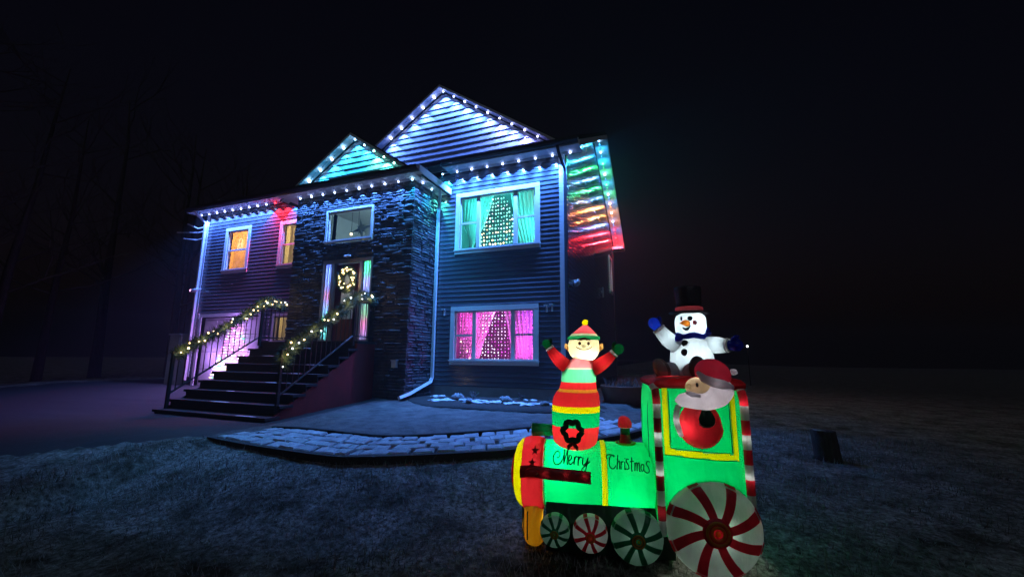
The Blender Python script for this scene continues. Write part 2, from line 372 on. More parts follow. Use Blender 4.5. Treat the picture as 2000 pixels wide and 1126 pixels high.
def wallpart(name, s0, s1, z0, z1, holes, mapf, th, m=M_MORTAR):
    w = MB(); wall_holes(w, s0, s1, z0, z1, holes, mapf, th); return w.build(name, [m], house)
wr = wallpart('front_wall', BX1, XR, -0.25, EZ, [shrink(WU), shrink(WLo)], front, 0.14)
siding(wr, lambda z: BX1, lambda z: XR - 0.1, 0.22, EZ - 0.001, 0.11, [shrink(WU, 0.02), shrink(WLo, 0.02)], front, M_SIDING)
wl_ = wallpart('front_wall', XL, BX0 + 0.2, -0.25, EZ, [shrink(WL1), shrink(WL2), shrink(WL3), (GAR[0], GAR[1], -0.25, GAR[3])], front, 0.14)
siding(wl_, lambda z: XL + 0.1, lambda z: BX0, 0.22, EZ - 0.001, 0.11, [shrink(WL1, 0.02), shrink(WL2, 0.02), shrink(WL3, 0.02), (GAR[0] - 0.08, GAR[1] + 0.08, -0.2, GAR[3] + 0.08)], front, M_SIDING)
for a_, b_ in ((BX1 + 0.002, XR - 0.1), (GAR[1] + 0.11, BX0)): fo = MB(); fo.box(a_, b_, -0.012, 0, -0.25, 0.21); fo.build('foundation', [M_CONC], house)
# side wall with its gable
RIDGE_Y, RIDGE_Z = 4.25, 8.15
SL = (RIDGE_Z - EZ) / (RIDGE_Y + 0.43)
def rz_main(y): return EZ + SL * (y + 0.43) if y < RIDGE_Y else RIDGE_Z - SL * (y - RIDGE_Y)
WS = (7.35, 8.15, 3.4, 4.9)
sw = MB(); wall_holes(sw, 0.14, DEP, -0.25, EZ, [shrink(WS)], sidef, 0.14)
sw.poly_prism([(XR, 0.0, EZ), (XR, DEP, EZ), (XR, DEP - 0.2, rz_main(DEP - 0.2) - 0.05), (XR, RIDGE_Y, RIDGE_Z - 0.1), (XR, 0.0, rz_main(0) - 0.05)][::1], (-0.14, 0, 0))
sw = sw.build('side_wall', [M_MORTAR], house)
def sy0(z): return 0.1 if z < EZ else max(0.0, (z - EZ) / SL - 0.43 + 0.02)
def sy1(z): return DEP if z < EZ else min(DEP, RIDGE_Y + (RIDGE_Z - z) / SL - 0.02)
siding(sw, sy0, sy1, 0.22, RIDGE_Z - 0.18, 0.11, [shrink(WS, 0.02)], sidef, M_SIDING)
bw = MB(); bw.box(XL, XR, DEP, DEP + 0.14, -0.25, EZ); bw.build('rear_wall', [M_MORTAR], house)
lw = MB(); lw.box(XL, XL + 0.14, 0.14, DEP, -0.25, EZ); lw.poly_prism([(XL, 0, EZ), (XL, DEP, EZ), (XL, RIDGE_Y, RIDGE_Z - 0.1)], (0.14, 0, 0)); lw.build('side_wall', [M_SIDING], house)
# cross gable over the right block
GX, GZ, GS = -3.25, 7.9, 0.69
gz = lambda x: GZ - GS * abs(x - GX)
def gable_wall(cx, cz, s, zb, yw, step, xmin, xmax, mapf):
    gw = MB(); x0, x1 = max(xmin, cx - (cz - zb) / s), min(xmax, cx + (cz - zb) / s)
    poly = [(x0, yw, zb), (x1, yw, zb)] + ([(x1, yw, cz - s * (x1 - cx))] if x1 < cx + (cz - zb) / s - 1e-4 else []) + [(cx, yw, cz)] + ([(x0, yw, cz - s * (cx - x0))] if x0 > cx - (cz - zb) / s + 1e-4 else [])
    gw.poly_prism(poly, (0, 0.12, 0)); gw = gw.build('gable', [M_MORTAR], house)
    siding(gw, lambda z: max(xmin, cx - (cz - z) / s + 0.01), lambda z: min(xmax, cx + (cz - z) / s - 0.01), zb, cz - 0.06, step, [], mapf, M_SHAKE, 0.024)
    return gw
gable_wall(GX, GZ - 0.02, GS, 5.62, 0.0, 0.165, -7, 0.2, front)
BGX, BGZ, BGS = -5.13, 6.34, 0.685
gable_wall(BGX, BGZ - 0.02, BGS, 5.12, BY, 0.15, -9, 9, bayf)
# roofs
def slab(name, quad, th=0.1, m=M_ROOF, parent=house):
    q = MB(); q.poly_prism(quad, (0, 0, th)); return q.build(name, [m], parent)
OVX = 0.45
slab('roof', [(XL - 0.4, -0.43, EZ + 0.1), (XR + OVX, -0.43, EZ + 0.1), (XR + OVX, RIDGE_Y, RIDGE_Z + 0.1), (XL - 0.4, RIDGE_Y, RIDGE_Z + 0.1)])
slab('roof', [(XL - 0.4, RIDGE_Y, RIDGE_Z + 0.1), (XR + OVX, RIDGE_Y, RIDGE_Z + 0.1), (XR + OVX, DEP + 0.43, EZ + 0.1), (XL - 0.4, DEP + 0.43, EZ + 0.1)])
GO = -0.24
gr_back = (GZ + 0.08 - (EZ + 0.1)) / SL - 0.43
for s in (-1, 1):
    xe = GX + s * 3.45; ze = gz(xe) + 0.06
    slab('roof', [(GX, GO, GZ + 0.06), (xe, GO, ze), (xe, max(GO + .2, (ze - EZ - .1) / SL - 0.43), ze), (GX, gr_back, GZ + 0.06)][::s], 0.05)
    xe = BGX + s * 2.2; ze = BGZ - BGS * 2.2 + 0.06
    slab('roof', [(BGX, BY + GO, BGZ + 0.06), (xe, BY + GO, ze), (xe, 0.1, ze), (BGX, 0.9, BGZ + 0.06)][::s], 0.05)
# rake boards and rake soffits
def rake(cx, cz, s, half, yo, yw, sgn, name='rake_board'):
    x1 = cx + sgn * half; z1 = cz - s * half
    r = MB(); r.poly_prism([(cx, yo, cz + 0.045), (x1, yo, z1 + 0.045), (x1, yo, z1 - 0.02), (cx, yo, cz - 0.02)][::-sgn], (0, 0.028, 0)); r.build(name, [M_TRIM], house)
    f = MB(); f.poly_prism([(cx, yo + 0.028, cz + 0.012), (x1, yo + 0.028, z1 + 0.012), (x1, yw - 0.026, z1 + 0.012), (cx, yw - 0.026, cz + 0.012)][::sgn], (0, 0, 0.03)); f.build('rake_soffit', [M_SOFFIT], house)
for sg in (-1, 1):
    rake(GX, GZ + 0.02, GS, 3.42, GO - 0.02, 0.0, sg); rake(BGX, BGZ + 0.02, BGS, 2.16, BY + GO - 0.02, BY, sg)
for (ya, za, yb, zb) in ((-0.43, EZ, RIDGE_Y, RIDGE_Z), (RIDGE_Y, RIDGE_Z, DEP + 0.43, EZ)):
    r = MB(); r.poly_prism([(XR + OVX, ya, za - 0.05), (XR + OVX, yb, zb - 0.05), (XR + OVX, yb, zb + 0.09), (XR + OVX, ya, za + 0.09)], (0.028, 0, 0)); r.build('rake_board', [M_TRIM], house)
    f = MB(); f.poly_prism([(XR + 0.03, ya, za + 0.03), (XR + OVX, ya, za + 0.03), (XR + OVX, yb, zb + 0.03), (XR + 0.03, yb, zb + 0.03)], (0, 0, 0.03)); f.build('rake_soffit', [M_SOFFIT], house)
r = MB(); r.box(XR + 0.02, XR + OVX, DEP - 0.2, DEP + 0.43, EZ - 0.08, EZ + 0.02); r.build('eave_return', [M_TRIM], house)
# eaves: soffit panels, fascia, gutters
def eave(x0, x1, yo, yw, z, dark=False):
    f = MB(); f.box(x0, x1, yo, yw, z, z + 0.02)
    xx = x0 + 0.3
    while xx < x1: f.box(xx, xx + 0.012, yo + 0.03, yw - 0.03, z - 0.004, z - 0.0005); xx += 0.3
    f.build('soffit', [M_SOFFIT], house)
    f = MB(); f.box(x0, x1, yo - 0.025, yo - 0.001, z - 0.015, z + 0.13); f.build('fascia', [M_TRIM], house)
    gt = MB(); prof = [(0, 0.02), (-0.05, 0.02), (-0.09, 0.06), (-0.1, 0.12), (-0.085, 0.12), (-0.075, 0.07), (-0.045, 0.035), (0, 0.035)]
    gt.poly_prism([(x0, yo - 0.027 + a, z + b2) for a, b2 in prof], (x1 - x0, 0, 0)); gt.build('gutter', [M_DARKTRIM], house)
eave(-2.95, XR + OVX, -0.43, -0.026, EZ); eave(XL - 0.4, BX0 - 0.02, -0.43, -0.026, EZ)
eave(BX0 - 0.35, BX1 + 0.39, BY - 0.42, BY - 0.03, 4.95)
f = MB(); f.box(BX1 + 0.03, BX1 + 0.39, BY - 0.03, -0.03, 4.95, 4.97); f.build('soffit', [M_SOFFIT], house)
f = MB(); f.box(BX1 + 0.391, BX1 + 0.42, BY - 0.445, -0.03, 4.93, 5.09); f.build('fascia', [M_TRIM], house)
f = MB(); f.box(BX0 - 0.35, BX0 - 0.03, BY - 0.03, -0.03, 4.95, 4.97); f.build('soffit', [M_SOFFIT], house)
# little pent roofs between gutters and gables
slab('pent_roof', [(-2.9, -0.44, EZ + 0.11), (XR + OVX - 0.01, -0.44, EZ + 0.11), (XR + OVX - 0.01, -0.03, EZ + 0.2), (-2.9, -0.03, EZ + 0.2)], 0.03)
slab('pent_roof', [(BX0 - 0.34, BY - 0.43, 5.06), (BX1 + 0.38, BY - 0.43, 5.06), (BX1 + 0.38, BY - 0.03, 5.17), (BX0 - 0.34, BY - 0.03, 5.17)], 0.03)
f = MB(); f.box(BX0 - 0.33, BX1 + 0.385, BY - 0.02, -0.02, 4.98, 5.05); f.build('bay_ceiling', [M_ROOF], house)
# corner boards
for x0, x1, y0, y1 in ((XR - 0.1, XR + 0.026, -0.026, 0.1), (XL - 0.02, XL + 0.1, -0.026, 0.1)):
    c = MB(); c.box(x0, x1, y0, y1, 0.2, EZ - 0.002); c.build('corner_board', [M_TRIM], house)
c = MB(); c.box(XR - 0.1, XR + 0.026, DEP - 0.08, DEP + 0.16, 0.2, EZ - 0.002); c.build('corner_board', [M_DARKTRIM], house)
# downspouts
def spout(pts, m=M_TRIM, r=0.045): t_ = MB(); t_.tube(pts, r, 4); t_.build('downspout', [m], house)
spout([(BX1 + 0.36, -0.5, 4.98), (BX1 + 0.33, -0.42, 4.85), (BX1 + 0.12, -0.1, 4.7), (BX1 + 0.09, -0.08, 4.6), (BX1 + 0.09, -0.08, 0.4), (BX1 + 0.09, -0.14, 0.3), (BX1 + 0.05, -0.9, 0.08), (BX1 + 0.03, -1.25, 0.02)])
spout([(XR - 0.02, -0.47, EZ + 0.03), (XR - 0.01, -0.4, EZ - 0.1), (XR + 0.05, -0.1, EZ - 0.35), (XR + 0.06, -0.085, EZ - 0.45), (XR + 0.06, -0.085, 0.35), (XR + 0.2, -0.2, 0.2)], M_DARKTRIM)
spout([(XL + 0.0, -0.45, EZ + 0.03), (XL + 0.02, -0.35, EZ - 0.1), (XL + 0.03, -0.085, EZ - 0.3), (XL + 0.03, -0.085, 0.1)])
# stone veneer of the entry bay
DOOR = (-5.86, -4.36, 1.2, 3.2); TRN = (-5.88, -4.42, 3.64, 4.5)
by = wallpart('bay_wall', BX0, BX1, -0.25, 4.95, [DOOR, TRN], bayf, 0.14)
bs = MB(); bs.box(BX0, BX0 + 0.14, BY + 0.14, -0.001, -0.25, 4.95); bs.build('bay_wall', [M_MORTAR], house); bs = MB(); bs.box(BX1 - 0.14, BX1, BY + 0.14, -0.001, -0.25, 4.95); bs = bs.build('bay_wall', [M_MORTAR], house)
rs = random.Random(21); stones = []
def lay(s0, s1, z0, z1, holes, mapf, par):
    z = z0
    while z < z1 - 0.02:
        h = min(rs.uniform(0.045, 0.09), z1 - z); s = s0
        while s < s1 - 0.02:
            l = rs.uniform(0.12, 0.4); e2 = s + l
            if s1 - e2 < 0.1: e2 = s1
            segs = [(s, e2)]
            for hh in holes:
                if hh[3] > z + 0.01 and hh[2] < z + h - 0.01:
                    segs = [q for (p0, p1) in segs for q in ((p0, min(p1, hh[0])), (max(p0, hh[1]), p1)) if q[1] - q[0] > 0.04]
            for p0, p1 in segs: stones.append((p0, p1, z, z + h, mapf, par))
            s = e2
        z += h
lay(BX0, BX1 + 0.03, -0.2, 4.95, [DOOR, TRN], bayf, by); lay(BY, -0.02, -0.2, 4.95, [], bayside, bs)
def stone_mesh(mb, st):
    p0, p1, z0, z1, mapf, par = st; g2 = 0.005; p0 += g2; p1 -= g2; z0 += g2; z1 -= g2; d = rs.uniform(0.012, 0.05); c = 0.012
    k = [(p0, z0), ((p0 + p1) / 2, z0), (p1, z0), (p1, z1), ((p0 + p1) / 2, z1), (p0, z1)]; cx, cz = (p0 + p1) / 2, (z0 + z1) / 2
    back = [mapf(s, z, 0.0) for s, z in k]; mid = [mapf(s, z, d * rs.uniform(0.45, 0.8)) for s, z in k]
    fr2 = [mapf(s + (c if s < cx - .01 else -c if s > cx + .01 else 0), z + (c if z < cz else -c), d * rs.uniform(0.8, 1.15)) for s, z in k]
    ce = mapf(cx + rs.uniform(-.03, .03), cz, d * rs.uniform(1.0, 1.3))
    mb.add(back + mid + fr2 + [ce], [(i, (i+1) % 6, 6+(i+1) % 6, 6+i) for i in range(6)] + [(6+i, 6+(i+1) % 6, 12+(i+1) % 6, 12+i) for i in range(6)] + [(12+i, 12+(i+1) % 6, 18) for i in range(6)])
order = sorted(range(len(stones)), key=lambda i: -((stones[i][1] - stones[i][0]) * (stones[i][3] - stones[i][2]) * (3 if stones[i][2] > 2.4 else 1) * (1.0 if stones[i][5] is by else 0.7)))
rest = {by: MB(), bs: MB()}
for q, i in enumerate(order):
    if q < 300: sm = MB(); stone_mesh(sm, stones[i]); sm.build('stone', [M_STONE], stones[i][5])
    else: stone_mesh(rest[stones[i][5]], stones[i])
for par, mb in rest.items():
    if mb.v: tag(mb.build('small_stones', [M_STONE], par), kind='stuff')

# windows
def window(hole, yf, style, cas=0.11, trim=M_TRIM, mapf=None):
    x0, x1, z0, z1 = hole; mp = mapf or (lambda s, z, o: (s, yf - o, z))
    def bx(mb, a, b2, c, d, o0, o1): mb.hexa([mp(a, c, o1), mp(b2, c, o1), mp(b2, c, o0), mp(a, c, o0), mp(a, d, o1), mp(b2, d, o1), mp(b2, d, o0), mp(a, d, o0)])
    w = MB(); bx(w, x0, x1, z1 - cas, z1, 0.001, 0.034); bx(w, x0, x1, z0, z0 + cas, 0.001, 0.034); bx(w, x0, x0 + cas, z0 + cas, z1 - cas, 0.001, 0.033); bx(w, x1 - cas, x1, z0 + cas, z1 - cas, 0.001, 0.033)
    w = w.build('window', [trim], house)
    s = MB(); bx(s, x0 - 0.02, x1 + 0.02, z0 + cas - 0.025, z0 + cas, 0.034, 0.055); s.build('sill', [trim], w)
    a0, a1, b0, b1 = x0 + cas, x1 - cas, z0 + cas, z1 - cas
    fr2 = MB(); t_ = 0.035
    for q in ((a0, a1, b1 - t_, b1), (a0, a1, b0, b0 + t_), (a0, a0 + t_, b0 + t_, b1 - t_), (a1 - t_, a1, b0 + t_, b1 - t_)): bx(fr2, *q, -0.06, -0.005)
    lights = []
    if style == 'triple':
        wd = (a1 - a0); m1, m2 = a0 + wd * 0.255, a1 - wd * 0.255
        for m_ in (m1, m2): bx(fr2, m_ - 0.045, m_ + 0.045, b0 + t_, b1 - t_, -0.062, 0.004)
        lights = [(a0 + t_, m1 - 0.045, True), (m1 + 0.045, m2 - 0.045, False), (m2 + 0.045, a1 - t_, True)]
    elif style == 'hung': lights = [(a0 + t_, a1 - t_, True)]
    else: lights = [(a0 + t_, a1 - t_, False)]
    fr2.build('frame', [trim], w)
    for (p, q, hung) in lights:
        if hung:
            mz = lerp(b0, b1, 0.5); r_ = MB(); bx(r_, p, q, mz - 0.022, mz + 0.022, -0.05, -0.012); r_.build('meeting_rail', [trim], w)
            for (c, d) in ((b0 + t_, mz - 0.022), (mz + 0.022, b1 - t_)): gl = MB(); bx(gl, p, q, c, d, -0.036, -0.032); gl.build('pane', [M_GLASS], w)
        else: gl = MB(); bx(gl, p, q, b0 + t_, b1 - t_, -0.036, -0.032); gl.build('pane', [M_GLASS], w)
    return w
window(WU, 0, 'triple'); window(WLo, 0, 'triple'); window(WL1, 0, 'hung'); window(WL2, 0, 'hung'); window(WL3, 0, 'single', 0.07)
window(WS, 0, 'hung', mapf=sidef)
window((TRN[0], TRN[1], TRN[2], TRN[3]), BY - 0.03, 'single', 0.05)
def room(x0, x1, z0, z1, y0, d, m=M_ROOM, sill=True):
    """open-fronted room seen through a window"""
    r_ = MB(); y1 = y0 + d
    r_.add([(x0,y0,z0),(x1,y0,z0),(x1,y1,z0),(x0,y1,z0),(x0,y0,z1),(x1,y0,z1),(x1,y1,z1),(x0,y1,z1)], [(0,1,2,3),(4,7,6,5),(1,5,6,2),(2,6,7,3),(3,7,4,0)])
    return r_.build('room', [m], house)
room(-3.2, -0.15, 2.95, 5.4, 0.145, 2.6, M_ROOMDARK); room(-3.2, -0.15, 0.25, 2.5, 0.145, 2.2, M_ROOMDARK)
room(-11.9, -9.4, 2.9, 5.4, 0.145, 2.2); room(-9.3, -7.0, 2.9, 5.4, 0.145, 2.2); room(-9.0, -7.2, 0.6, 2.4, 0.145, 1.5)
room(-6.75, -3.52, 1.19, 4.9, BY + 0.145, 2.2)
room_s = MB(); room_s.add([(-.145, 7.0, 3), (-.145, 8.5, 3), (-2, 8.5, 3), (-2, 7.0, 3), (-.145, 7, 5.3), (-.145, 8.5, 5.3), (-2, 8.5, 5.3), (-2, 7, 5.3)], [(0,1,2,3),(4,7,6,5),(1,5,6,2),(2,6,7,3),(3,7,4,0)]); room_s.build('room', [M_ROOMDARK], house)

# ------------------------------------------------------------------ eave and gable light strings
COLS = {'w': (0.08, 0.27, 1.0), 'b': (0.1, 0.24, 1.0), 'c': (0.03, 0.48, 1.0), 't': (0.1, 0.95, 0.75), 'g': (0.05, 1.0, 0.2), 'r': (1.0, 0.02, 0.03), 'o': (1.0, 0.3, 0.05), 'p': (0.17, 0.26, 1.0), 'v': (0.22, 0.23, 1.0)}
EMITS = {k: emit('led_' + k, tuple(lerp(x, 1, 0.35) for x in c) if k not in 'rg' else c, 16) for k, c in COLS.items()}
LED_W, LED_N = 88.0, 580.0
def led_string(name, label, pts, cols, down=(0, 0, -1), wall=(0, 1, 0), pw=1.0, size=0.023, spot=112, narrow=True, nk=1.0, tilt=3):
    """a track of LED pucks: a strip carrying the pucks, each puck with its own downlight"""
    base_p = Vector(pts[0]); th_ = thing(name, base_p, label, 'light string', 'light strings under the eaves and rakes')
    d = Vector(down).normalized(); tr = MB(); A, B = Vector(pts[0]) - d * 0.014, Vector(pts[-1]) - d * 0.014
    tr.tube([A, B], 0.012, 4); tr.build('track', [M_TRIM], th_)
    lr = random.Random(len(label))
    for p, cl in zip(pts, cols):
        b_ = MB(); b_.ball(p, size * (0.85 + 0.3 * lr.random()), 10, 6); b_.build('bulb', [EMITS[cl]], th_, smooth=True)
        q = Vector(p) + d * (size + 0.008); k = (1.3 if cl in 'rg' else 1.0) * lr.uniform(0.8, 1.2)
        beam = (d + Vector(wall) * math.tan(rad(tilt))).normalized()   # pucks lean a little towards the wall
        lamp('downlight', 'SPOT', q, LED_W * pw * k, COLS[cl], th_, 0.008, spot, 0.18, beam)
        if narrow: lamp('downlight', 'SPOT', q, LED_N * pw * k * nk, COLS[cl], th_, 0.008, 76, 1.0, d)
def run(a, b2, n): a, b2 = Vector(a), Vector(b2); return [tuple(a.lerp(b2, i / (n - 1))) for i in range(n)]
LY = -0.16
led_string('light_string', 'row of blue white lights along eave of tall right block', run((-3.1, LY, 5.465), (0.2, LY, 5.465), 9), 'cwwwwwwww', nk=0.85, pw=1.1, spot=100)
led_string('light_string', 'row of lights along left wing eave ending in two red ones', run((-12.3, LY, 5.465), (-8.2, LY, 5.465), 12), 'bbbbbbbbbrrw', pw=2.0, nk=0.06, spot=100)
led_string('light_string', 'row of lights along the stone entry bay eave', run((-6.72, BY + LY, 4.915), (-3.28, BY + LY, 4.915), 10), 'wwwwwwwwwc', pw=1.15, nk=0.12, spot=100)
led_string('light_string', 'three lights along right side eave of stone bay', run((BX1 + 0.16, -0.93, 4.915), (BX1 + 0.16, -0.15, 4.915), 3), 'wct', wall=(-1, 0, 0), pw=0.4)
def rake_pts(cx, cz, s, sg, h0, h1, n, y, dz=-0.03): return [(cx + sg * h, y, cz - s * h + dz) for h in [lerp(h0, h1, i / (n - 1)) for i in range(n)]]
led_string('light_string', 'bright lights up left slope of the tall gable', rake_pts(GX, GZ, GS, -1, 0.22, 1.55, 5, -0.13), 'bbbbb', pw=0.8, nk=0.22, spot=94, tilt=7, size=0.034)
led_string('light_string', 'long row of lights down right slope of the tall gable', rake_pts(GX, GZ, GS, 1, 0.05, 3.0, 10, -0.13), 'bbbbpppvvv', pw=0.8, nk=0.22, spot=94, tilt=7)
led_string('light_string', 'bright cyan lights up left slope of the entry gable', rake_pts(BGX, BGZ, BGS, -1, 0.3, 1.72, 5, BY - 0.13), 'ccccc', pw=0.7, nk=0.2, spot=94, tilt=7, size=0.034)
led_string('light_string', 'small cyan lights down right slope of the entry gable', rake_pts(BGX, BGZ, BGS, 1, 0.05, 1.6, 6, BY - 0.13), 'cctttt', pw=0.7, nk=0.2, spot=94, tilt=7)
sy = [lerp(4.3, 8.7, i / 11) for i in range(12)]
led_string('light_string', 'multicoloured lights down the rear rake of the side gable', [(0.2, y, rz_main(y) - 0.02) for y in sy], 'ccgwgwoowrrr', wall=(-1, 0, 0), pw=0.6, size=0.034, spot=168, nk=0.03, tilt=0)

# ------------------------------------------------------------------ lit interiors: lamps, curtains, hanging light curtains
def curtain(name, label, x0, x1, z0, z1, y, shape, folds=9, amp=0.035, m=M_SHEER):
    """hanging cloth; shape(v) gives the left and right edge at height share v (0 bottom)"""
    c = MB(); nu, nv = 60, 14
    for j in range(nv + 1):
        v = j / nv; l, r_ = shape(v)
        for i in range(nu + 1):
            u = i / nu; x = lerp(lerp(x0, x1, l), lerp(x0, x1, r_), u); c.v.append((x, y + amp * math.sin(u * folds * 6.28 + 0.6 * math.sin(v * 3)), lerp(z0, z1, v)))
    for j in range(nv):
        for i in range(nu): c.f.append((j*(nu+1)+i, j*(nu+1)+i+1, (j+1)*(nu+1)+i+1, (j+1)*(nu+1)+i)); c.m.append(0)
    o = c.build(name, [m], smooth=True); tag(o, label, 'curtain', 'window curtains'); return o
def light_curtain(label, pts, mats, pick, wires, r=0.014):
    t_ = thing('light_curtain', pts[0], label, 'light curtain')
    b_ = MB(); jr = random.Random(len(pts))
    for p in pts: b_.ball((p[0] + jr.uniform(-.01, .01), p[1] + jr.uniform(-.02, .02), p[2] + jr.uniform(-.012, .012)), r * jr.uniform(0.55, 1.25), 6, 4, pick(p))
    tag(b_.build('bulbs', mats, t_), kind='stuff')
    w = MB()
    for a_, b2 in wires: w.tube([a_, b2], 0.0025, 3)
    tag(w.build('wires', [M_PLASTIC], t_), kind='stuff'); return t_
E_TEAL = emit('bulb_teal', (0.35, 1, 0.78), 3.2); E_WARM = emit('bulb_warm', (1, 0.72, 0.36), 7); E_PINK = emit('bulb_pink', (1, 0.38, 0.8), 2.2); E_WHITE = emit('bulb_white', (0.9, 0.85, 1), 4)
E_MAG = emit('bulb_magenta', (0.9, 0.15, 0.85), 3.5); E_GRN = emit('bulb_green', (0.1, 0.9, 0.55), 2.5); E_YEL = emit('bulb_yellow', (1, 0.7, 0.2), 4); E_RED = emit('bulb_red', (1, 0.15, 0.15), 3.5); E_AMB = emit('bulb_amber', (1, 0.5, 0.08), 6)
# upper right window, teal
curtain('curtain', 'teal lit sheer curtain gathered left in upper right window', -2.7, -1.3, 3.4, 4.9, 0.3, lambda v: (0.0 if v > 0.5 else 0.12 * math.sin(min(1, (0.5 - v) / 0.3) * 1.57), interp([(0, 0.26), (0.14, 0.2), (0.3, 0.3), (0.55, 0.44), (1, 0.6)], v)), 9)
curtain('curtain', 'teal lit sheer curtain drawn right in upper right window', -1.5, -0.6, 3.4, 4.9, 0.34, lambda v: (interp([(0, 0.42), (0.3, 0.3), (0.5, 0.2), (1, 0.08)], v), 1.0), 8)
rc = random.Random(2); pts = []; wires = []
for i in range(12):
    x = -2.13 + i * 0.075
    top = min(4.82, 3.4 + 1.45 * min(1, (i + 2) / 5.5) if i < 6 else 4.82 - max(0, i - 8) * 0.17); wires.append(((x, 0.16, top), (x, 0.16, 3.46)))
    z = 3.5
    while z < top: pts.append((x + rc.uniform(-.004, .004), 0.16, z)); z += 0.095
light_curtain('tree shaped curtain of teal bulbs in upper right window', pts, [E_TEAL, E_WARM, E_WHITE], lambda p: 1 if rc.random() < (0.35 if p[2] < 3.95 else 0.07) else (2 if rc.random() < 0.15 else 0), wires, 0.02)
for x, y, z, e_ in ((-2.45, 0.75, 4.6, 4), (-2.35, 0.8, 3.8, 4), (-1.75, 0.5, 4.85, 2.5), (-0.9, 0.8, 4.0, 5), (-1.6, 1.6, 4.6, 6)): lamp('room_light', 'POINT', (x, y, z), e_ * 13, (0.05, 0.9, 0.75), None, 0.06)
lamp('room_light', 'POINT', (-0.85, 0.8, 4.75), 3, (1.0, 0.8, 0.45), None, 0.05)
# lower right window, magenta
curtain('curtain', 'pink lit curtain hanging left in lower right window', -2.75, -1.45, 0.75, 2.05, 0.3, lambda v: (0.0, interp([(0, 0.42), (0.4, 0.52), (1, 0.77)], v)), 11, 0.04)
curtain('curtain', 'violet lit curtain hanging right in lower right window', -1.58, -0.62, 0.75, 2.05, 0.32, lambda v: (interp([(0, 0.24), (0.5, 0.14), (1, 0.0)], v), 1.0), 9, 0.04)
pts = []; wires = []
for i in range(24):
    x = -2.62 + i * 0.082; wires.append(((x, 0.16, 1.96), (x, 0.16, 0.8))); z = 0.84
    while z < 1.95: pts.append((x + rc.uniform(-.004, .004), 0.16, z)); z += 0.078
light_curtain('curtain of pink and white bulbs in lower right window', pts, [E_PINK, E_WHITE, E_MAG], lambda p: 2 if rc.random() < 0.25 else (1 if -2.05 < p[0] < -1.4 else 0), wires, 0.0135)
for x, y, z, e_, c_ in ((-2.5, 0.8, 1.7, 5, (1, 0.05, 0.6)), (-2.3, 0.7, 1.0, 4, (1, 0.12, 0.6)), (-1.75, 0.24, 1.9, 0.6, (1, 0.2, 0.8)), (-0.85, 0.85, 1.6, 6, (0.55, 0.06, 1)), (-1.15, 0.7, 1.1, 4, (1, 0.08, 0.7)), (-1.7, 1.6, 1.9, 0.6, (0.9, 0.2, 0.8))): lamp('room_light', 'POINT', (x, y, z), e_ * 11, c_, None, 0.05)
# left wing windows, warm
lamp('room_light', 'POINT', (-10.6, 1.3, 4.9), 260, (1.0, 0.34, 0.06), None, 0.1)
lamp('room_light', 'POINT', (-8.0, 1.2, 4.9), 130, (1.0, 0.62, 0.2), None, 0.1)
lamp('room_light', 'POINT', (-8.2, 0.9, 2.1), 25, (1.0, 0.6, 0.2), None, 0.06)
curtain('curtain', 'amber lit blind in the left wing window', -11.1, -10.15, 3.5, 4.85, 0.24, lambda v: (0, 1), 4, 0.006)
curtain('curtain', 'yellow lit drapes in window beside the stone bay', -8.7, -7.7, 3.5, 4.85, 0.26, lambda v: (0.0, 0.62), 6, 0.03)
curtain('curtain', 'tan drapes in small window behind the stair rail', -8.62, -7.85, 1.28, 2.02, 0.26, lambda v: (0.0, 0.55), 5, 0.03)
# paper ornament in the amber window
orn = MB()
for (cx, cz, r_) in ((-10.74, 4.52, 0.085), (-10.74, 4.36, 0.07)):
    ring = [(cx + r_ * math.cos(k * 6.283 / 14), 0.17, cz + r_ * math.sin(k * 6.283 / 14)) for k in range(15)]; orn.tube(ring, 0.014, 5)
orn.tube([(-10.86, 0.17, 4.42), (-10.62, 0.17, 4.42)], 0.014, 5); orn.tube([(-10.85, 0.17, 4.42), (-10.85, 0.17, 4.25)], 0.011, 5); orn.tube([(-10.63, 0.17, 4.42), (-10.63, 0.17, 4.25)], 0.011, 5)
tag(orn.build('window_ornament', [emit('ornament_glow', (1, 0.75, 0.35), 1.6)], smooth=True), 'pale glowing ornament hung in the amber window', 'ornament')
for nm, lab, c, hgt, rr, em in (('christmas_tree', 'small lit tree in window beside the stone bay', (-7.83, 0.2, 3.6), 0.8, 0.22, E_YEL), ('christmas_tree', 'small amber lit tree in lower window behind stair rail', (-7.93, 0.2, 1.3), 0.62, 0.1, E_AMB), ('christmas_tree', 'lit tree at right edge of the teal window', (-0.62, 0.42, 3.45), 0.95, 0.26, E_WARM)):
    t_ = thing(nm, c, lab, 'tree'); cn = MB(); rr2 = random.Random(hash(lab) % 99 if False else len(lab))
    for k in range(140):
        h = rr2.random() ** 1.3; a_ = rr2.uniform(0, 6.28); q = rr * (1 - h); p = Vector((c[0] + q * math.cos(a_), c[1] + q * math.sin(a_) * 0.6, c[2] + h * hgt)); v1 = Vector((math.cos(a_), math.sin(a_), -0.4)) * 0.06; v2 = Vector((-math.sin(a_), math.cos(a_), 0.2)) * 0.025
        cn.add([p - v1 * 0.5 - v2, p - v1 * 0.5 + v2, p + v1 * 0.5], [(0, 1, 2)])
    cn.build('crown', [M_NEEDLE], t_); st_ = MB(); st_.tube([c, (c[0], c[1], c[2] + hgt)], [0.02, 0.004], 6); st_.build('trunk', [M_BARK], t_)
    lb = MB()
    for k in range(34):
        h = rr2.random(); a_ = rr2.uniform(3.2, 6.2); q = rr * (1 - h) + 0.01; lb.ball((c[0] + q * math.cos(a_), c[1] + q * math.sin(a_) * 0.6 - 0.01, c[2] + h * hgt), 0.016, 6, 4)
    tag(lb.build('bulbs', [em], t_), kind='stuff')
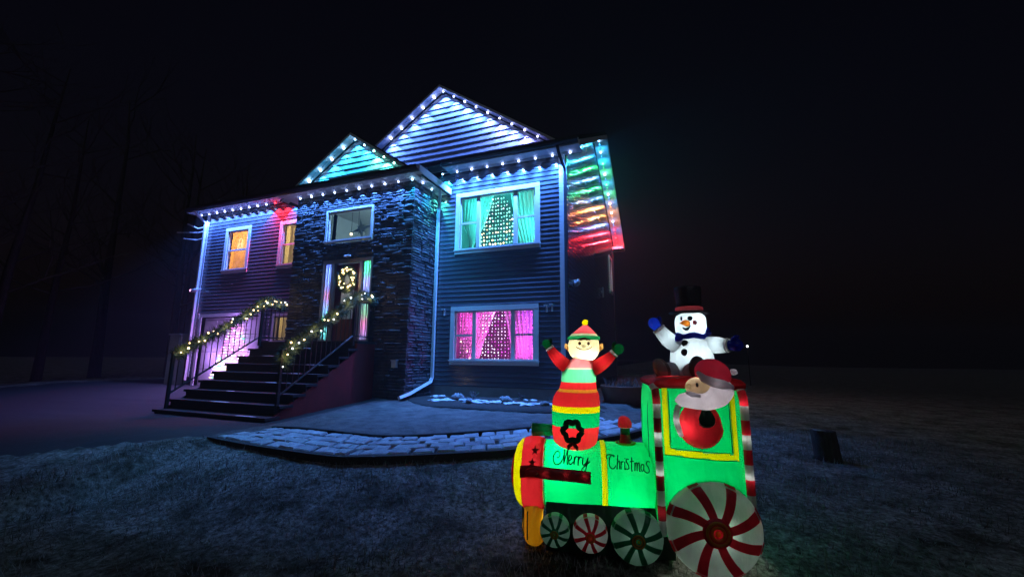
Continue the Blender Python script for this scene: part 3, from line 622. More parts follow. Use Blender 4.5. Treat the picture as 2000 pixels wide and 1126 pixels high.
lf = MB(); lf.box(-9.0, -7.2, 0.15, 0.35, 3.3, 3.58); lf.build('window_seat', [M_ROOM], house)
lf = MB(); lf.box(-8.9, -7.3, 0.15, 0.35, 1.1, 1.29); lf.build('window_seat', [M_ROOM], house)
lf = MB(); lf.box(-3.0, -0.3, 0.15, 0.75, 3.25, 3.44); lf.build('window_seat', [M_ROOM], house)
# transom: dim hall, hanging star, two small warm lights
lamp('hall_light', 'POINT', (-4.6, 0.3, 4.6), 55, (0.45, 0.75, 0.85), None, 0.08)
star = MB(); sc = Vector((-5.05, -0.75, 4.05))
for k in range(8):
    a_ = k * math.pi / 4 + 0.2; l = 0.3 if k % 2 == 0 else 0.17; d_ = Vector((math.cos(a_), 0, math.sin(a_))); n_ = Vector((-math.sin(a_), 0, math.cos(a_)))
    star.add([sc + Vector((0, -0.05, 0)), sc + d_ * l * 0.35 + n_ * 0.05, sc + d_ * l, sc + d_ * l * 0.35 - n_ * 0.05, sc + Vector((0, 0.05, 0))], [(0, 1, 2), (0, 2, 3), (4, 2, 1), (4, 3, 2)])
tag(star.build('paper_star', [mat('star_paper', (0.4, 0.5, 0.52))]), 'large paper star hanging behind the transom window', 'star ornament')
for p, r_, lab in (((-5.5, -0.6, 4.0), 0.032, 'larger warm pendant bulb glowing left in transom window'), ((-5.33, -0.55, 4.1), 0.018, 'smaller warm pendant bulb glowing in transom window')):
    t_ = thing('pendant_lamp', p, lab, 'lamp'); b_ = MB(); b_.ball(p, r_, 10, 8); b_.build('bulb', [E_WARM], t_, smooth=True); b_ = MB(); b_.tube([(p[0], p[1], p[2] + r_), (p[0], p[1], 4.9)], 0.006, 5); b_.build('cord', [M_IRON], t_)

hf = MB(); hf.box(-6.74, -3.53, BY + 0.15, 1.3, 3.38, 3.44); hf.build('light_baffle', [M_ROOM], house)  # added slab that keeps the hall light off the sidelights
lamp('hall_light', 'POINT', (-5.1, BY + 0.5, 2.6), 5, (0.95, 0.9, 0.8), None, 0.05)
# ------------------------------------------------------------------ front door, sidelights, wreath
yd = BY - 0.02
dr = MB(); wall_holes(dr, -5.5, -4.72, 1.22, 3.1, [(-5.3, -4.92, 1.75, 2.9)], lambda s_, z, o: (s_, yd + 0.06 - o, z), 0.05); door = dr.build('door', [M_DOOR], house)
fr2 = MB()
for (a_, b2, c, d) in ((-5.86, -5.82, 1.2, 3.2), (-4.4, -4.36, 1.2, 3.2), (-5.82, -4.4, 3.12, 3.2), (-5.58, -5.5, 1.2, 3.12), (-4.72, -4.64, 1.2, 3.12), (-5.82, -5.58, 1.2, 1.26), (-4.64, -4.4, 1.2, 1.26)): fr2.box(a_, b2, yd - 0.03, yd + 0.12, c, d)
fr2.build('door_frame', [M_DOORFRAME], house)
gp = MB(); gp.add([(-5.3, yd + 0.055, 1.75), (-4.92, yd + 0.055, 1.75), (-4.92, yd + 0.055, 2.9), (-5.3, yd + 0.055, 2.9)], [(0, 1, 2, 3)]); gp.build('pane', [fabric('frosted_glass', (0.55, 0.55, 0.5), 0.7, 0.1)], door)
hd = MB(); hd.tube([(-4.82, yd + 0.06, 2.12), (-4.82, yd - 0.02, 2.12), (-4.9, yd - 0.02, 2.12)], 0.014, 8); hd.build('handle', [M_IRON], door)
M_SL = fabric('sidelight_glass', (0.5, 0.5, 0.5), 0.8, 0.35, 30)
for a_, b2 in ((-5.82, -5.58), (-4.64, -4.4)):
    s_ = MB(); s_.add([(a_, yd + 0.035, 1.26), (b2, yd + 0.035, 1.26), (b2, yd + 0.035, 3.12), (a_, yd + 0.035, 3.12)], [(0, 1, 2, 3)]); s_.build('sidelight', [M_SL], house)
    for k in range(2): s_ = MB(); q = lerp(a_, b2, (k + 1) / 3); s_.box(q - 0.006, q + 0.006, yd + 0.02, yd + 0.03, 1.26, 3.12); s_.build('sidelight_bar', [M_DOORFRAME], house)
for x, z, c_, e_ in ((-5.7, 2.95, (0.1, 0.2, 1), 2.2), (-5.7, 2.62, (0.15, 0.3, 1), 1.1), (-5.7, 2.3, (1, 0.15, 0.15), 0.6), (-5.7, 2.05, (0.15, 0.3, 1), 1.2), (-5.7, 1.72, (0.15, 1, 0.4), 1.0), (-5.7, 1.4, (0.1, 0.6, 0.7), 1.0),
                    (-4.52, 2.98, (0.05, 1, 0.4), 1.8), (-4.52, 2.6, (0.4, 0.25, 1), 1.2), (-4.52, 2.3, (0.1, 0.3, 1), 1.0), (-4.52, 1.95, (0.3, 1, 0.45), 0.8), (-4.52, 1.6, (1, 0.15, 0.5), 0.8), (-4.52, 1.38, (0.4, 0.3, 1), 0.7)):
    lamp('sidelight_lamp', 'POINT', (x, BY + 0.16, z), e_ * 4.5, c_, None, 0.02)
def needles(mb, c, tdir, r, n, rnd, ln=0.07):
    for _ in range(n):
        v = Vector((rnd.gauss(0, 1), rnd.gauss(0, 1), rnd.gauss(0, 1))); v = (v - tdir * v.dot(tdir) * 0.4).normalized(); p = c + v * r * rnd.uniform(0.0, 0.7); w = v.orthogonal().normalized() * 0.006
        mb.add([p - w, p + w, p + v * ln * rnd.uniform(0.6, 1.3)], [(0, 1, 2)])
E_FAIRY = emit('fairy_bulb', (1, 0.66, 0.28), 9); E_FAIRYC = emit('fairy_bulb_cool', (0.92, 0.95, 1), 5)
def garland(name, label, cat, path_pts, r, n_bulb, seed, cool=0.2, brow=0.8, brad=0.0155):
    t_ = thing(name, path_pts[0], label, cat); rnd = random.Random(seed); fo_ = MB(); P = catmull(path_pts, 14)
    fo_.tube(P, r * 0.35, 6)
    for i in range(len(P) - 1):
        td = (P[i+1] - P[i]).normalized(); 
        for k in range(max(1, int((P[i+1] - P[i]).length / 0.025))): needles(fo_, P[i].lerp(P[i+1], rnd.random()), td, r, 40, rnd, r * 1.0)
    fo_.build('foliage', [M_NEEDLE], t_)
    for k in range(n_bulb):
        f_ = (k + rnd.uniform(-0.3, 0.3) + 0.5) / n_bulb * (len(P) - 1); i = max(0, min(len(P) - 2, int(f_))); p = P[i].lerp(P[i+1], f_ - i)
        off = (CAMP - p).normalized() * r * 0.75 + Vector((rnd.uniform(-1, 1), rnd.uniform(-1, 1), rnd.uniform(-0.6, 1))) * r * 0.7
        b_ = MB(); b_.ball(p + off, brad * rnd.uniform(0.7, 1.3), 7, 5); b_.build('bulb', [E_FAIRYC if rnd.random() < cool else E_FAIRY], t_)
    for k in range(7): 
        i = int((k + 0.5) / 7 * (len(P) - 1)); lamp('bulb_light', 'POINT', P[i] + (CAMP - P[i]).normalized() * r * 1.25, 0.9, (1, 0.68, 0.34), t_, 0.03)
    return t_
WC = Vector((-5.05, yd - 0.06, 2.68))
garland('wreath', 'round lit wreath on the maroon front door', 'wreath', [WC + Vector((0.2 * math.cos(k * 6.283 / 12), 0, 0.24 * math.sin(k * 6.283 / 12))) for k in range(13)], 0.08, 44, 8, 0.1, brad=0.016)

# ------------------------------------------------------------------ front stairs
stairs = thing('staircase', (-5.5, -2.5, -0.2), 'dark wooden front stairs with iron rails and red side wall', 'stairs')
SX0, SX1 = -7.0, -4.12; LZ, LYF = 1.2, -1.65
ld = MB(); ld.box(SX0, SX1, LYF, BY - 0.06, LZ - 0.05, LZ); ld.build('landing', [M_WOOD], stairs)
for i in range(1, 9):
    z = LZ - 0.166 * i; yf = LYF - 0.25 * i
    tr = MB(); tr.box(SX0 - 0.03, SX1 + 0.02, yf - 0.03, yf + 0.245, z - 0.045, z); tr.build('tread', [M_WOOD], stairs)
    ri = MB(); ri.box(SX0, SX1, yf + 0.25, yf + 0.27, z + 0.001, z + 0.12); ri.build('riser', [M_WOOD], stairs)
ri = MB(); ri.box(SX0, SX1, LYF - 2.0, LYF - 1.98, -0.3, LZ - 0.166 * 8 - 0.046); ri.build('riser', [M_WOOD], stairs)
for x0, x1, m_ in ((SX1 - 0.05, SX1, M_SKIRT), (SX0 + 0.001, SX0 + 0.05, M_WOOD)):
    sk = MB(); sk.poly_prism([(x0, BY - 0.06, -0.3), (x0, LYF - 1.95, -0.3), (x0, LYF - 1.95, LZ - 0.166 * 8 - 0.06), (x0, LYF - 0.02, LZ - 0.22), (x0, LYF - 0.02, LZ - 0.055), (x0, BY - 0.06, LZ - 0.055)], (x1 - x0, 0, 0)); sk.build('side_panel', [m_], stairs)
rnd = random.Random(4)
for i in range(9):   # traces of blown snow on the treads
    z = LZ - 0.166 * max(1, i); x = lerp(SX0, SX1, rnd.random() ** 0.5 * 0.8 + 0.1); l = rnd.uniform(0.1, 0.3); y = LYF - 0.25 * max(1, i)
    sn = MB(); sn.ball((x, y + 0.02, z + 0.001), (l, 0.035, 0.008), 8, 4); sn.build('snow_patch', [M_SNOW], stairs)
rzs = lambda y: LZ + 0.85 if y > LYF - 0.1 else LZ + 0.85 + (y - LYF + 0.1) * 0.664
def railing(x, ybot):
    rl = MB(); rl.tube([(x, BY - 0.08, rzs(BY)), (x, LYF - 0.1, rzs(LYF))], 0.024, 6); rl.tube([(x, LYF - 0.1, rzs(LYF)), (x, ybot, rzs(ybot))], 0.024, 6)
    rail = rl.build('railing', [M_IRON], stairs)
    lo = MB(); lo.tube([(x, BY - 0.08, rzs(BY) - 0.75), (x, LYF - 0.1, rzs(LYF) - 0.75)], 0.018, 6); lo.tube([(x, LYF - 0.1, rzs(LYF) - 0.75), (x, ybot, rzs(ybot) - 0.75)], 0.018, 6); lo.build('bottom_rail', [M_IRON], rail)
    y = BY - 0.12
    while y > ybot + 0.05:
        bl = MB(); bl.tube([(x, y, rzs(y) - 0.75), (x, y, rzs(y))], 0.0095, 5); bl.build('baluster', [M_IRON], rail); y -= 0.118
    for yy in (LYF - 0.08, ybot):
        ps = MB(); ps.box(x - 0.025, x + 0.025, yy - 0.025, yy + 0.025, rzs(yy) - 0.95 if yy > -3 else -0.25, rzs(yy) + 0.04); ps.build('newel_post', [M_IRON], rail)
railing(SX0 + 0.06, -3.5); railing(SX1 - 0.06, -3.42)
xg = SX0 + 0.06
garland('garland', 'lit garland along the left stair rail and landing', 'garland', [(xg, -3.5, 0.86), (xg, -3.1, 1.12), (xg, -2.6, 1.44), (xg, -2.1, 1.8), (xg, -1.75, 2.1), (xg, -1.5, 2.15), (xg, -1.12, 2.1)], 0.125, 30, 3, 0.15)
xg = SX1 - 0.06
garland('garland', 'lit garland along the right stair rail, trailing off below', 'garland', [(xg, -3.36, 0.72), (xg, -3.3, 0.95), (xg, -2.95, 1.2), (xg, -2.5, 1.53), (xg, -2.1, 1.8), (xg, -1.75, 2.1), (xg, -1.45, 2.18), (xg, -1.14, 2.12)], 0.125, 24, 6, 0.7)

# ------------------------------------------------------------------ garage door with its tree of pixel lights
gd = MB()
for k in range(4):
    z0 = -0.08 + k * 0.53
    gd.box(GAR[0] + 0.01, GAR[1] - 0.01, 0.1, 0.14, z0 + 0.006, z0 + 0.524)
    for j in range(4):
        xa = GAR[0] + 0.08 + j * 0.62; gd.box(xa, xa + 0.52, 0.088, 0.1, z0 + 0.09, z0 + 0.44)
gdr = gd.build('garage_door', [M_TRIM], house)
gf = MB(); gf.box(GAR[0] - 0.1, GAR[0], -0.03, 0.1, -0.1, GAR[3] + 0.1); gf.box(GAR[1], GAR[1] + 0.1, -0.03, 0.1, -0.1, GAR[3] + 0.1); gf.box(GAR[0], GAR[1], -0.03, 0.1, GAR[3], GAR[3] + 0.1); gf.build('garage_trim', [M_TRIM], house)
pt = thing('light_tree', (-10.2, -0.05, 0.0), 'tree of multicoloured pixel lights in front of the white garage door', 'light tree')
rr2 = random.Random(9); pts = []; wr2 = MB()
for k in range(21):
    z = 0.12 + k * 0.083; half = 0.95 * (1 - k / 26); x0, x1 = -10.22 - half, -10.22 + half * 0.95
    nb = int((x1 - x0) / 0.062); wr2.tube([(x0, 0.0, z), (x1, 0.0, z)], 0.006, 4)
    pts += [(lerp(x0, x1, i / max(1, nb)), -0.01, z) for i in range(nb + 1)]
b_ = MB()
for p in pts:
    f_ = math.sin(p[0] * 2.3 + p[2] * 3.1); mi = 0 if rr2.random() < 0.25 else (3 if p[2] < 0.75 and rr2.random() < 0.8 else 2 if f_ > 0.25 and p[2] < 1.5 else 1 if rr2.random() < 0.6 else 4)
    b_.ball(p, (0.026, 0.016, 0.018), 6, 4, mi)
tag(b_.build('bulbs', [E_WHITE, E_PINK, E_GRN, E_YEL, E_MAG], pt), kind='stuff'); wr2.build('frame', [M_PLASTIC], pt)
for x, z, e_ in ((-10.9, 0.5, 2.5), (-10.2, 0.6, 2.5), (-10.3, 1.3, 2.2), (-9.7, 0.7, 2), (-10.2, 1.85, 1.5), (-11.3, 0.9, 1.6)): lamp('pixel_light', 'POINT', (x, -0.22, z), e_ * 6.5, (0.5, 0.24, 1.0), pt, 0.05)

# ------------------------------------------------------------------ inflatables: local frame u along the train, n towards the viewer, z up
TH = rad(12); TO = Vector((2.3, -5.1, 0.0))
def tp(u, n_, z): return (u, -n_, z)
F_GREEN = fabric('nylon_green', (0.0, 0.64, 0.15)); F_RED = fabric('nylon_red', (0.72, 0.02, 0.03)); F_YEL = fabric('nylon_yellow', (0.8, 0.72, 0.0)); F_DKG = fabric('nylon_dark_green', (0.005, 0.09, 0.035), 0.3)
F_WHITE = fabric('nylon_white', (0.75, 0.77, 0.77)); F_MAROON = fabric('nylon_maroon', (0.3, 0.012, 0.018), 0.35); F_GOLD = fabric('nylon_gold', (0.75, 0.36, 0.01)); F_SKIN = fabric('nylon_skin', (0.78, 0.68, 0.42)); F_PINK = fabric('nylon_pink', (0.8, 0.25, 0.3))
F_ORANGE = fabric('nylon_orange', (0.85, 0.3, 0.03)); F_BLUE = fabric('nylon_blue', (0.01, 0.04, 0.55)); F_BLACK = fabric('nylon_black', (0.075, 0.07, 0.085), 0.12); F_BROWN = fabric('nylon_brown', (0.16, 0.11, 0.1), 0.2); F_GREENM = fabric('nylon_mitten', (0.0, 0.25, 0.07), 0.5)
F_INK = mat('printed_green', (0.0, 0.16, 0.07), None, 0.8, 5); F_INKB = mat('printed_brown', (0.16, 0.07, 0.03), None, 0.8, 5); F_DOT = mat('printed_grey', (0.05, 0.06, 0.07), None, 0.8, 5); F_SEAM = fabric('seam_tape', (0.7, 0.75, 0.55), 0.6)
F_SKIRT = fabric('nylon_underside', (0.005, 0.05, 0.02), 0.4); F_LILAC = fabric('nylon_beard', (0.66, 0.62, 0.68), 0.5); F_CAP = fabric('nylon_cap_red', (0.6, 0.03, 0.07), 0.35); F_FACE = fabric('nylon_face', (0.75, 0.6, 0.36), 0.5); F_WHEELW = fabric('nylon_wheel_white', (0.62, 0.66, 0.64), 0.4); F_WHEELM = fabric('nylon_wheel_white_tinted', (0.35, 0.6, 0.48), 0.4); F_WHEELG = fabric('nylon_wheel_green', (0.0, 0.2, 0.08), 0.5); F_WHEELR = fabric('nylon_wheel_red', (0.75, 0.02, 0.04), 0.55)  # white of two small wheels, its greenish light cast put into the colour
def infl(name, u, n_, z, label):
    p = TO + Matrix.Rotation(TH, 3, 'Z') @ Vector(tp(u, n_, z)); t_ = thing(name, p, label, 'inflatable', 'inflatable decorations on the lawn', TH, True)
    OFF[t_.name] = tp(u, n_, z); return t_
def puck(p, th, seams, amp, n=17, w=0.05):
    f_ = 0.25 * amp * math.sin(3 * th + 9 * p) * math.sin(11 * p + th)
    for i, q in enumerate(seams): f_ += amp * math.exp(-abs(p - q) / w) * (math.sin(n * th + 2.1 * i) + 0.6 * math.sin((n + 6) * th + i * 1.3 + 1))
    return 1 + f_
def lathe_u(mb, prof, zc, nc=0.0, seg=40, mf=None, zs=1.0, cap=False, seams=(), amp=0.0):
    mb.rings([[tp(u, nc + r * puck(u, 2*math.pi*k/seg, seams, amp) * math.cos(2*math.pi*k/seg), zc + zs * r * puck(u, 2*math.pi*k/seg, seams, amp) * math.sin(2*math.pi*k/seg)) for k in range(seg)] for u, r in prof], mf, cap)
def lathe_z(mb, prof, seg=40, mf=None, cap=True, dn=1.0, seams=(), amp=0.0):
    """prof: (z, u centre, n centre, radius)"""
    mb.rings([[tp(uc + r * puck(z, 2*math.pi*k/seg, seams, amp) * math.cos(2*math.pi*k/seg), nc + dn * r * puck(z, 2*math.pi*k/seg, seams, amp) * math.sin(2*math.pi*k/seg), z) for k in range(seg)] for z, uc, nc, r in prof], mf, cap)
def smooth_prof(keys, n):
    ks = catmull([Vector(k) for k in [(a, b2, c) for a, b2, c in keys]], n); return [(v.x, v.y, v.z) for v in ks]

train = infl('inflatable_train', -0.5, 0, -0.53, 'glowing green inflatable train with candy striped cab on the lawn')
BZ, BR = -0.02, 0.245
bo = MB(); us = [lerp(-1.22, -0.38, i / 30) for i in range(31)]
brad = lambda u: BR * (1 + 0.03 * math.sin((u + 1.22) / 0.84 * math.pi * 2) ** 2)
lathe_u(bo, [(u, brad(u)) for u in [lerp(-1.22, -0.79, i / 30) for i in range(31)]], BZ, seg=110, seams=(-1.22, -0.79), amp=0.011)
boiler = bo.build('boiler', [F_GREEN], train, smooth=True)
bo = MB(); lathe_u(bo, [(u, brad(u)) for u in [lerp(-0.75, -0.38, i / 26) for i in range(27)]], BZ, seg=110, seams=(-0.75, -0.38), amp=0.011)
boiler2 = bo.build('boiler', [F_GREEN], train, smooth=True)
no = MB(); lathe_u(no, [(-1.225, 0.243), (-1.23, 0.258), (-1.28, 0.272), (-1.31, 0.273), (-1.34, 0.27), (-1.385, 0.255)], BZ, seg=90, seams=(-1.225, -1.385), amp=0.01); no.build('smokebox', [F_RED], train, smooth=True)
no = MB(); lathe_u(no, [(-1.383, 0.256), (-1.41, 0.24), (-1.44, 0.205), (-1.455, 0.165)], BZ, seg=90, seams=(-1.383, -1.455), amp=0.016); no.build('nose_ring', [F_YEL], train, smooth=True)
no = MB(); lathe_u(no, [(-1.454, 0.166), (-1.475, 0.12), (-1.487, 0.06), (-1.49, 0.004)], BZ, cap=True); no.build('nose', [F_RED], train, smooth=True)
for u0, w, m_ in ((-0.79, 0.04, F_YEL), (-1.222, 0.012, F_SEAM)):
    st_ = MB(); lathe_u(st_, [(u0, brad(u0) - 0.002), (u0 + 0.004, BR + 0.012), (u0 + w - 0.004, BR + 0.012), (u0 + w, brad(u0 + w) - 0.002)], BZ); st_.build('strap', [m_], train, smooth=True)
# connecting rod on the side
def bn_(z, r=BR): return math.sqrt(max(0.0004, r * r - (z - BZ) ** 2))
br = MB(); bp = [(-1.39, 0.04), (-1.3, 0.048), (-1.15, 0.035), (-1.0, 0.03), (-0.87, 0.022)]
br.rings([[tp(u, bn_(zc) + 0.022 + 0.018 * math.cos(k * 6.283 / 12), zc + 0.043 * math.sin(k * 6.283 / 12)) for k in range(12)] for u, zc in bp]); br.build('side_rod', [F_MAROON], train, smooth=True)
for u, e_ in ((-1.33, 0.06), (-1.2, 0.03), (-1.05, 0.03), (-0.92, 0.025)): lamp('inner_light', 'POINT', tp(u, bn_(interp([(-1.39, 0.04), (-1.3, 0.048), (-1.15, 0.035), (-1.0, 0.03), (-0.87, 0.022)], u)) + 0.022, 0.035), e_, (1, 0.9, 0.8), train, 0.006)  # small lamps added inside the rod to brighten its maroon
br = MB(); br.ball(tp(-1.3, 0.30, 0.05), (0.05, 0.02, 0.028), 12, 8); br.build('rod_end', [F_RED], train, smooth=True)
for u, z in ((-1.285, 0.18), (-1.3, 0.105)):
    sb = MB(); ps = []
    for k in range(10):
        a_ = math.pi / 2 + k * math.pi / 5; r_ = 0.032 if k % 2 == 0 else 0.013; zz = z + r_ * math.sin(a_); ps.append(tp(u + r_ * math.cos(a_), bn_(zz, 0.272) + 0.005, zz))
    sb.add(ps + [tp(u, bn_(z, 0.272) + 0.006, z)], [(k, (k+1) % 10, 10) for k in range(10)]); sb.build('star_print', [mat('printed_star', (0.3, 0.005, 0.01), None, 0.8)] if 'printed_star' not in MATS else [MATS['printed_star']], train)
# skirt below the boiler and cow catcher
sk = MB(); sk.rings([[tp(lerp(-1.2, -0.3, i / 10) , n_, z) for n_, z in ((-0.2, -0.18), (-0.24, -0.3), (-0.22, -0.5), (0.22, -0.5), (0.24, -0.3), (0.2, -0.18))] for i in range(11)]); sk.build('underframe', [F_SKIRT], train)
cc = MB(); cc.rings([[tp(uc + 0.09 * math.cos(k * 6.283 / 24) * (1 if math.cos(k * 6.283 / 24) < 0 else 0.7), 0.2 * math.sin(k * 6.283 / 24) * f_, z) for k in range(24)] for z, uc, f_ in ((-0.2, -1.29, 0.8), (-0.215, -1.295, 1.0), (-0.3, -1.3, 1.08), (-0.4, -1.31, 1.1), (-0.47, -1.3, 1.02), (-0.5, -1.29, 0.85))]); cat_ = cc.build('cow_catcher', [F_GOLD], train, smooth=True)
for a_ in (-0.55, 0.05, 0.62, 1.2):
    sl = MB(); ca = math.pi - 0.25 + a_ * 0.75 - 0.5; 
    sl.tube([tp(-1.3 + 0.098 * math.cos(ca), 0.222 * math.sin(ca) * f_, z) for z, f_ in ((-0.25, 1.02), (-0.35, 1.08), (-0.44, 1.06))], 0.005, 5); sl.build('slot_print', [F_DOT], cat_)
# lettering
def stroke(mb, pts2, conv, r=0.0042, smooth=6):
    P = catmull([conv(*p) for p in pts2], smooth) if len(pts2) > 2 else [Vector(conv(*p)) for p in pts2]; mb.tube(P, r, 5)
def conv_m(x, y):
    px, py = 1005 + x / 6.256, 830 + y / 6.256; u = -1.2 + (px - 1064) * 0.34 / 91 * 0.98; z = 0.118 - (py - 905) / 236; return tp(u, bn_(z, BR * 1.012) + 0.007, z)
def conv_c(x, y):
    px, py = 1160 + x / 8.043, 850 + y / 8.043; u = -0.745 + (px - 1186) * 0.31 / 86 * 0.98; z = 0.115 - (py - 910) / 236; return tp(u, bn_(z, BR * 1.015) + 0.007, z)
MERRY = [[(510,440),(545,425),(543,397),(510,385),(475,410),(462,450),(480,492),(520,502),(560,482),(590,440),(605,395),(608,366),(603,420),(598,490)], [(598,490),(614,446),(634,400),(650,368),(646,425),(640,492),(652,488)], [(660,468),(690,445),(694,420),(675,415),(660,450),(666,488),(690,493),(712,474)],
         [(733,425),(728,495)], [(728,470),(740,435),(757,420),(771,428)], [(785,422),(778,500)], [(778,475),(792,440),(810,424),(826,432)], [(842,428),(834,475),(850,496),(882,470),(905,428)], [(905,428),(885,500),(862,550),(838,560),(824,538),(855,508),(930,460)]]
CHRIS = [[(205,425),(192,402),(215,382),(270,378),(330,388)], [(322,402),(300,386),(265,396),(240,440),(238,500),(268,534),(310,530),(342,498)], [(388,380),(370,455),(355,540)], [(358,520),(375,465),(402,442),(408,465),(398,538)], [(432,448),(422,540)], [(424,505),(440,462),(468,446)], [(492,450),(482,535),(505,528)], [(498,412),(500,418)],
         [(560,425),(530,418),(514,445),(540,480),(548,520),(512,540)], [(612,398),(590,540),(606,548)], [(572,446),(640,440)], [(652,455),(642,550)], [(644,515),(668,462),(688,465),(678,550)], [(680,515),(702,462),(722,465),(716,545),(732,548)], [(792,474),(758,476),(742,520),(758,550),(784,520),(793,476),(786,540),(806,552)], [(897,442),(862,434),(836,465),(862,502),(870,545),(842,566),(800,556)]]
for nm, sts, cv in (('lettering', MERRY, conv_m), ('lettering', CHRIS, conv_c)):
    wd = MB()
    for st_ in sts: stroke(wd, st_, cv, 0.005 if cv is conv_m else 0.0042)
    tag(wd.build(nm, [F_INK], boiler if cv is conv_m else boiler2, smooth=True), 'dark green script reading ' + ('Merry' if cv is conv_m else 'Christmas'), kind='stuff')
# cab
def rrect(u0, u1, n0, n1, z, r, bulge, seg=6):
    o = []
    for cu, cn, a0 in ((u1 - r, n1 - r, 0), (u0 + r, n1 - r, 90), (u0 + r, n0 + r, 180), (u1 - r, n0 + r, 270)):
        for k in range(seg + 1):
            a_ = rad(a0 + 90 * k / seg); o.append([cu + r * math.cos(a_), cn + r * math.sin(a_)])
    mu, mn = (u0 + u1) / 2, (n0 + n1) / 2; pts2 = []
    for i, (u, n_) in enumerate(o):
        pts2.append((u, n_)); u2, n2 = o[(i + 1) % len(o)]
        if math.hypot(u2 - u, n2 - n_) > 0.15:
            for j in range(1, 8):
                t_ = j / 8; q = math.sin(math.pi * t_) * bulge; uu, nn = lerp(u, u2, t_), lerp(n_, n2, t_); d = Vector((n2 - n_, -(u2 - u))).normalized()
                s_ = 1 if (uu - mu) * d.x + (nn - mn) * d.y > 0 else -1; pts2.append((uu + s_ * d.x * q, nn + s_ * d.y * q))
    return [tp(u, n_, z) for u, n_ in pts2]
CABZ = [(-0.32, 0.02, 0.0), (-0.28, 0.0, 0.01), (-0.1, 0.0, 0.03), (0.1, 0, 0.04), (0.3, 0, 0.045), (0.5, 0, 0.04), (0.62, 0.0, 0.03), (0.68, 0.01, 0.015), (0.7, 0.04, 0.0)]
def cab_n(u, z):
    t_ = max(0, min(1, (u + 0.36) / 0.48)); return 0.33 + 0.0035 * math.sin(13 * u + 4 * z) * math.sin(9 * z + 2 * u) + 0.0022 * (math.exp(-abs(z - 0.245) / 0.05) * math.sin(60 * u + 8 * z) + math.exp(-abs(z + 0.3) / 0.08) * math.sin(45 * u)) * math.sin(math.pi * t_) + 0.045 * math.sin(math.pi * t_) * interp([(-0.3, 0.1), (-0.1, 0.65), (0.1, 0.9), (0.3, 1.0), (0.5, 0.9), (0.66, 0.45)], z)
cb = MB(); loops = [rrect(-0.41 + i_, 0.17 - i_, -0.33 + i_, 0.33 - i_, z, 0.05, bu) for z, i_, bu in CABZ]
keep = [i for i in range(len(loops[0])) if not (loops[3][i][1] < -0.31 and -0.355 < loops[3][i][0] < 0.115)]
k0 = next(j for j in range(len(keep)) if keep[j] - keep[j-1] not in (1, 1 - len(loops[0]))); keep = keep[k0:] + keep[:k0]; kk = len(keep)
cb.add([l_[i] for l_ in loops for i in keep], [(i*kk+j, i*kk+j+1, (i+1)*kk+j+1, (i+1)*kk+j) for i in range(len(loops)-1) for j in range(kk-1)] + [tuple((len(loops)-1)*kk+j for j in range(kk))])
cab = cb.build('cab', [F_GREEN], train, smooth=True)
pa, pb, pc = MB(), MB(), MB(); NU, NZ = 64, 110
ug = [lerp(-0.362, 0.122, i / NU) for i in range(NU + 1)]; zg = [lerp(-0.3, 0.675, i / NZ) for i in range(NZ + 1)]
for i in range(NU):
    for j in range(NZ):
        cu_, cz_ = (ug[i] + ug[i+1]) / 2, (zg[j] + zg[j+1]) / 2; zb_ = 0.245 - 0.05 * (cu_ + 0.36)
        if cz_ < zb_ - 0.021: tgt, lf_ = pa, 0.0
        elif cz_ < zb_ + 0.021 or cu_ < -0.322 or cu_ > 0.082: tgt, lf_ = pb, 0.006
        else: tgt, lf_ = pc, -0.004
        o_ = len(tgt.v); tgt.v += [tp(u, cab_n(u, z) + lf_, z) for u, z in ((ug[i], zg[j]), (ug[i+1], zg[j]), (ug[i+1], zg[j+1]), (ug[i], zg[j+1]))]; tgt.f.append((o_, o_+1, o_+2, o_+3)); tgt.m.append(0)
for p_, q_ in (((-0.319, 0.268), (-0.319, 0.655)), ((0.079, 0.248), (0.079, 0.64)), ((-0.319, 0.268), (0.079, 0.248)), ((-0.36, 0.222), (0.12, 0.198))):
    sm_ = MB(); sm_.tube([tp(lerp(p_[0], q_[0], k / 12), cab_n(lerp(p_[0], q_[0], k / 12), lerp(p_[1], q_[1], k / 12)) + 0.004, lerp(p_[1], q_[1], k / 12)) for k in range(13)], 0.0028, 5); sm_.build('seam', [F_DKG], cab)
for n_ in (0.16, -0.02, -0.2):
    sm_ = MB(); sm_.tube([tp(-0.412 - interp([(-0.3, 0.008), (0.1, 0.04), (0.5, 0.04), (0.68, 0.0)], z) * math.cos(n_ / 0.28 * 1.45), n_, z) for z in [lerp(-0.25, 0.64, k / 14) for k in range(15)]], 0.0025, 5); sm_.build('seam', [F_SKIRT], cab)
pa.build('side_panel', [F_GREEN], cab, smooth=True); pb.build('window_trim', [F_YEL], cab, smooth=True); pc.build('window_panel', [F_GREEN], cab, smooth=True)
rf = MB(); rf.rings([rrect(-0.4 + i_, 0.2 - i_ * 0.6, -0.33 + i_, 0.34 - i_, z, 0.04, 0.01) for z, i_ in ((0.665, 0.02), (0.68, -0.012), (0.71, -0.015), (0.735, 0.02), (0.75, 0.1))]); rf.build('cab_roof', [F_RED], train, smooth=True)
for cu in (-0.4, 0.18):
    po = MB(); zz = [lerp(-0.3, 0.66, k / 60) for k in range(61)]; top_ = [(cu + (0.02 if cu > 0 else 0.01) * max(0, (z - 0.6)) * 10 * -1, z) for z in zz]
    po.tube([tp(u, 0.335, z) for u, z in top_] + [tp(cu - 0.02, 0.31, 0.69)], 0.027, 12, mf=lambda i: (i // 6) % 2); po.build('candy_post', [F_WHEELW, F_MAROON] if cu < 0 else [F_WHEELW, F_WHEELR], train, smooth=True)
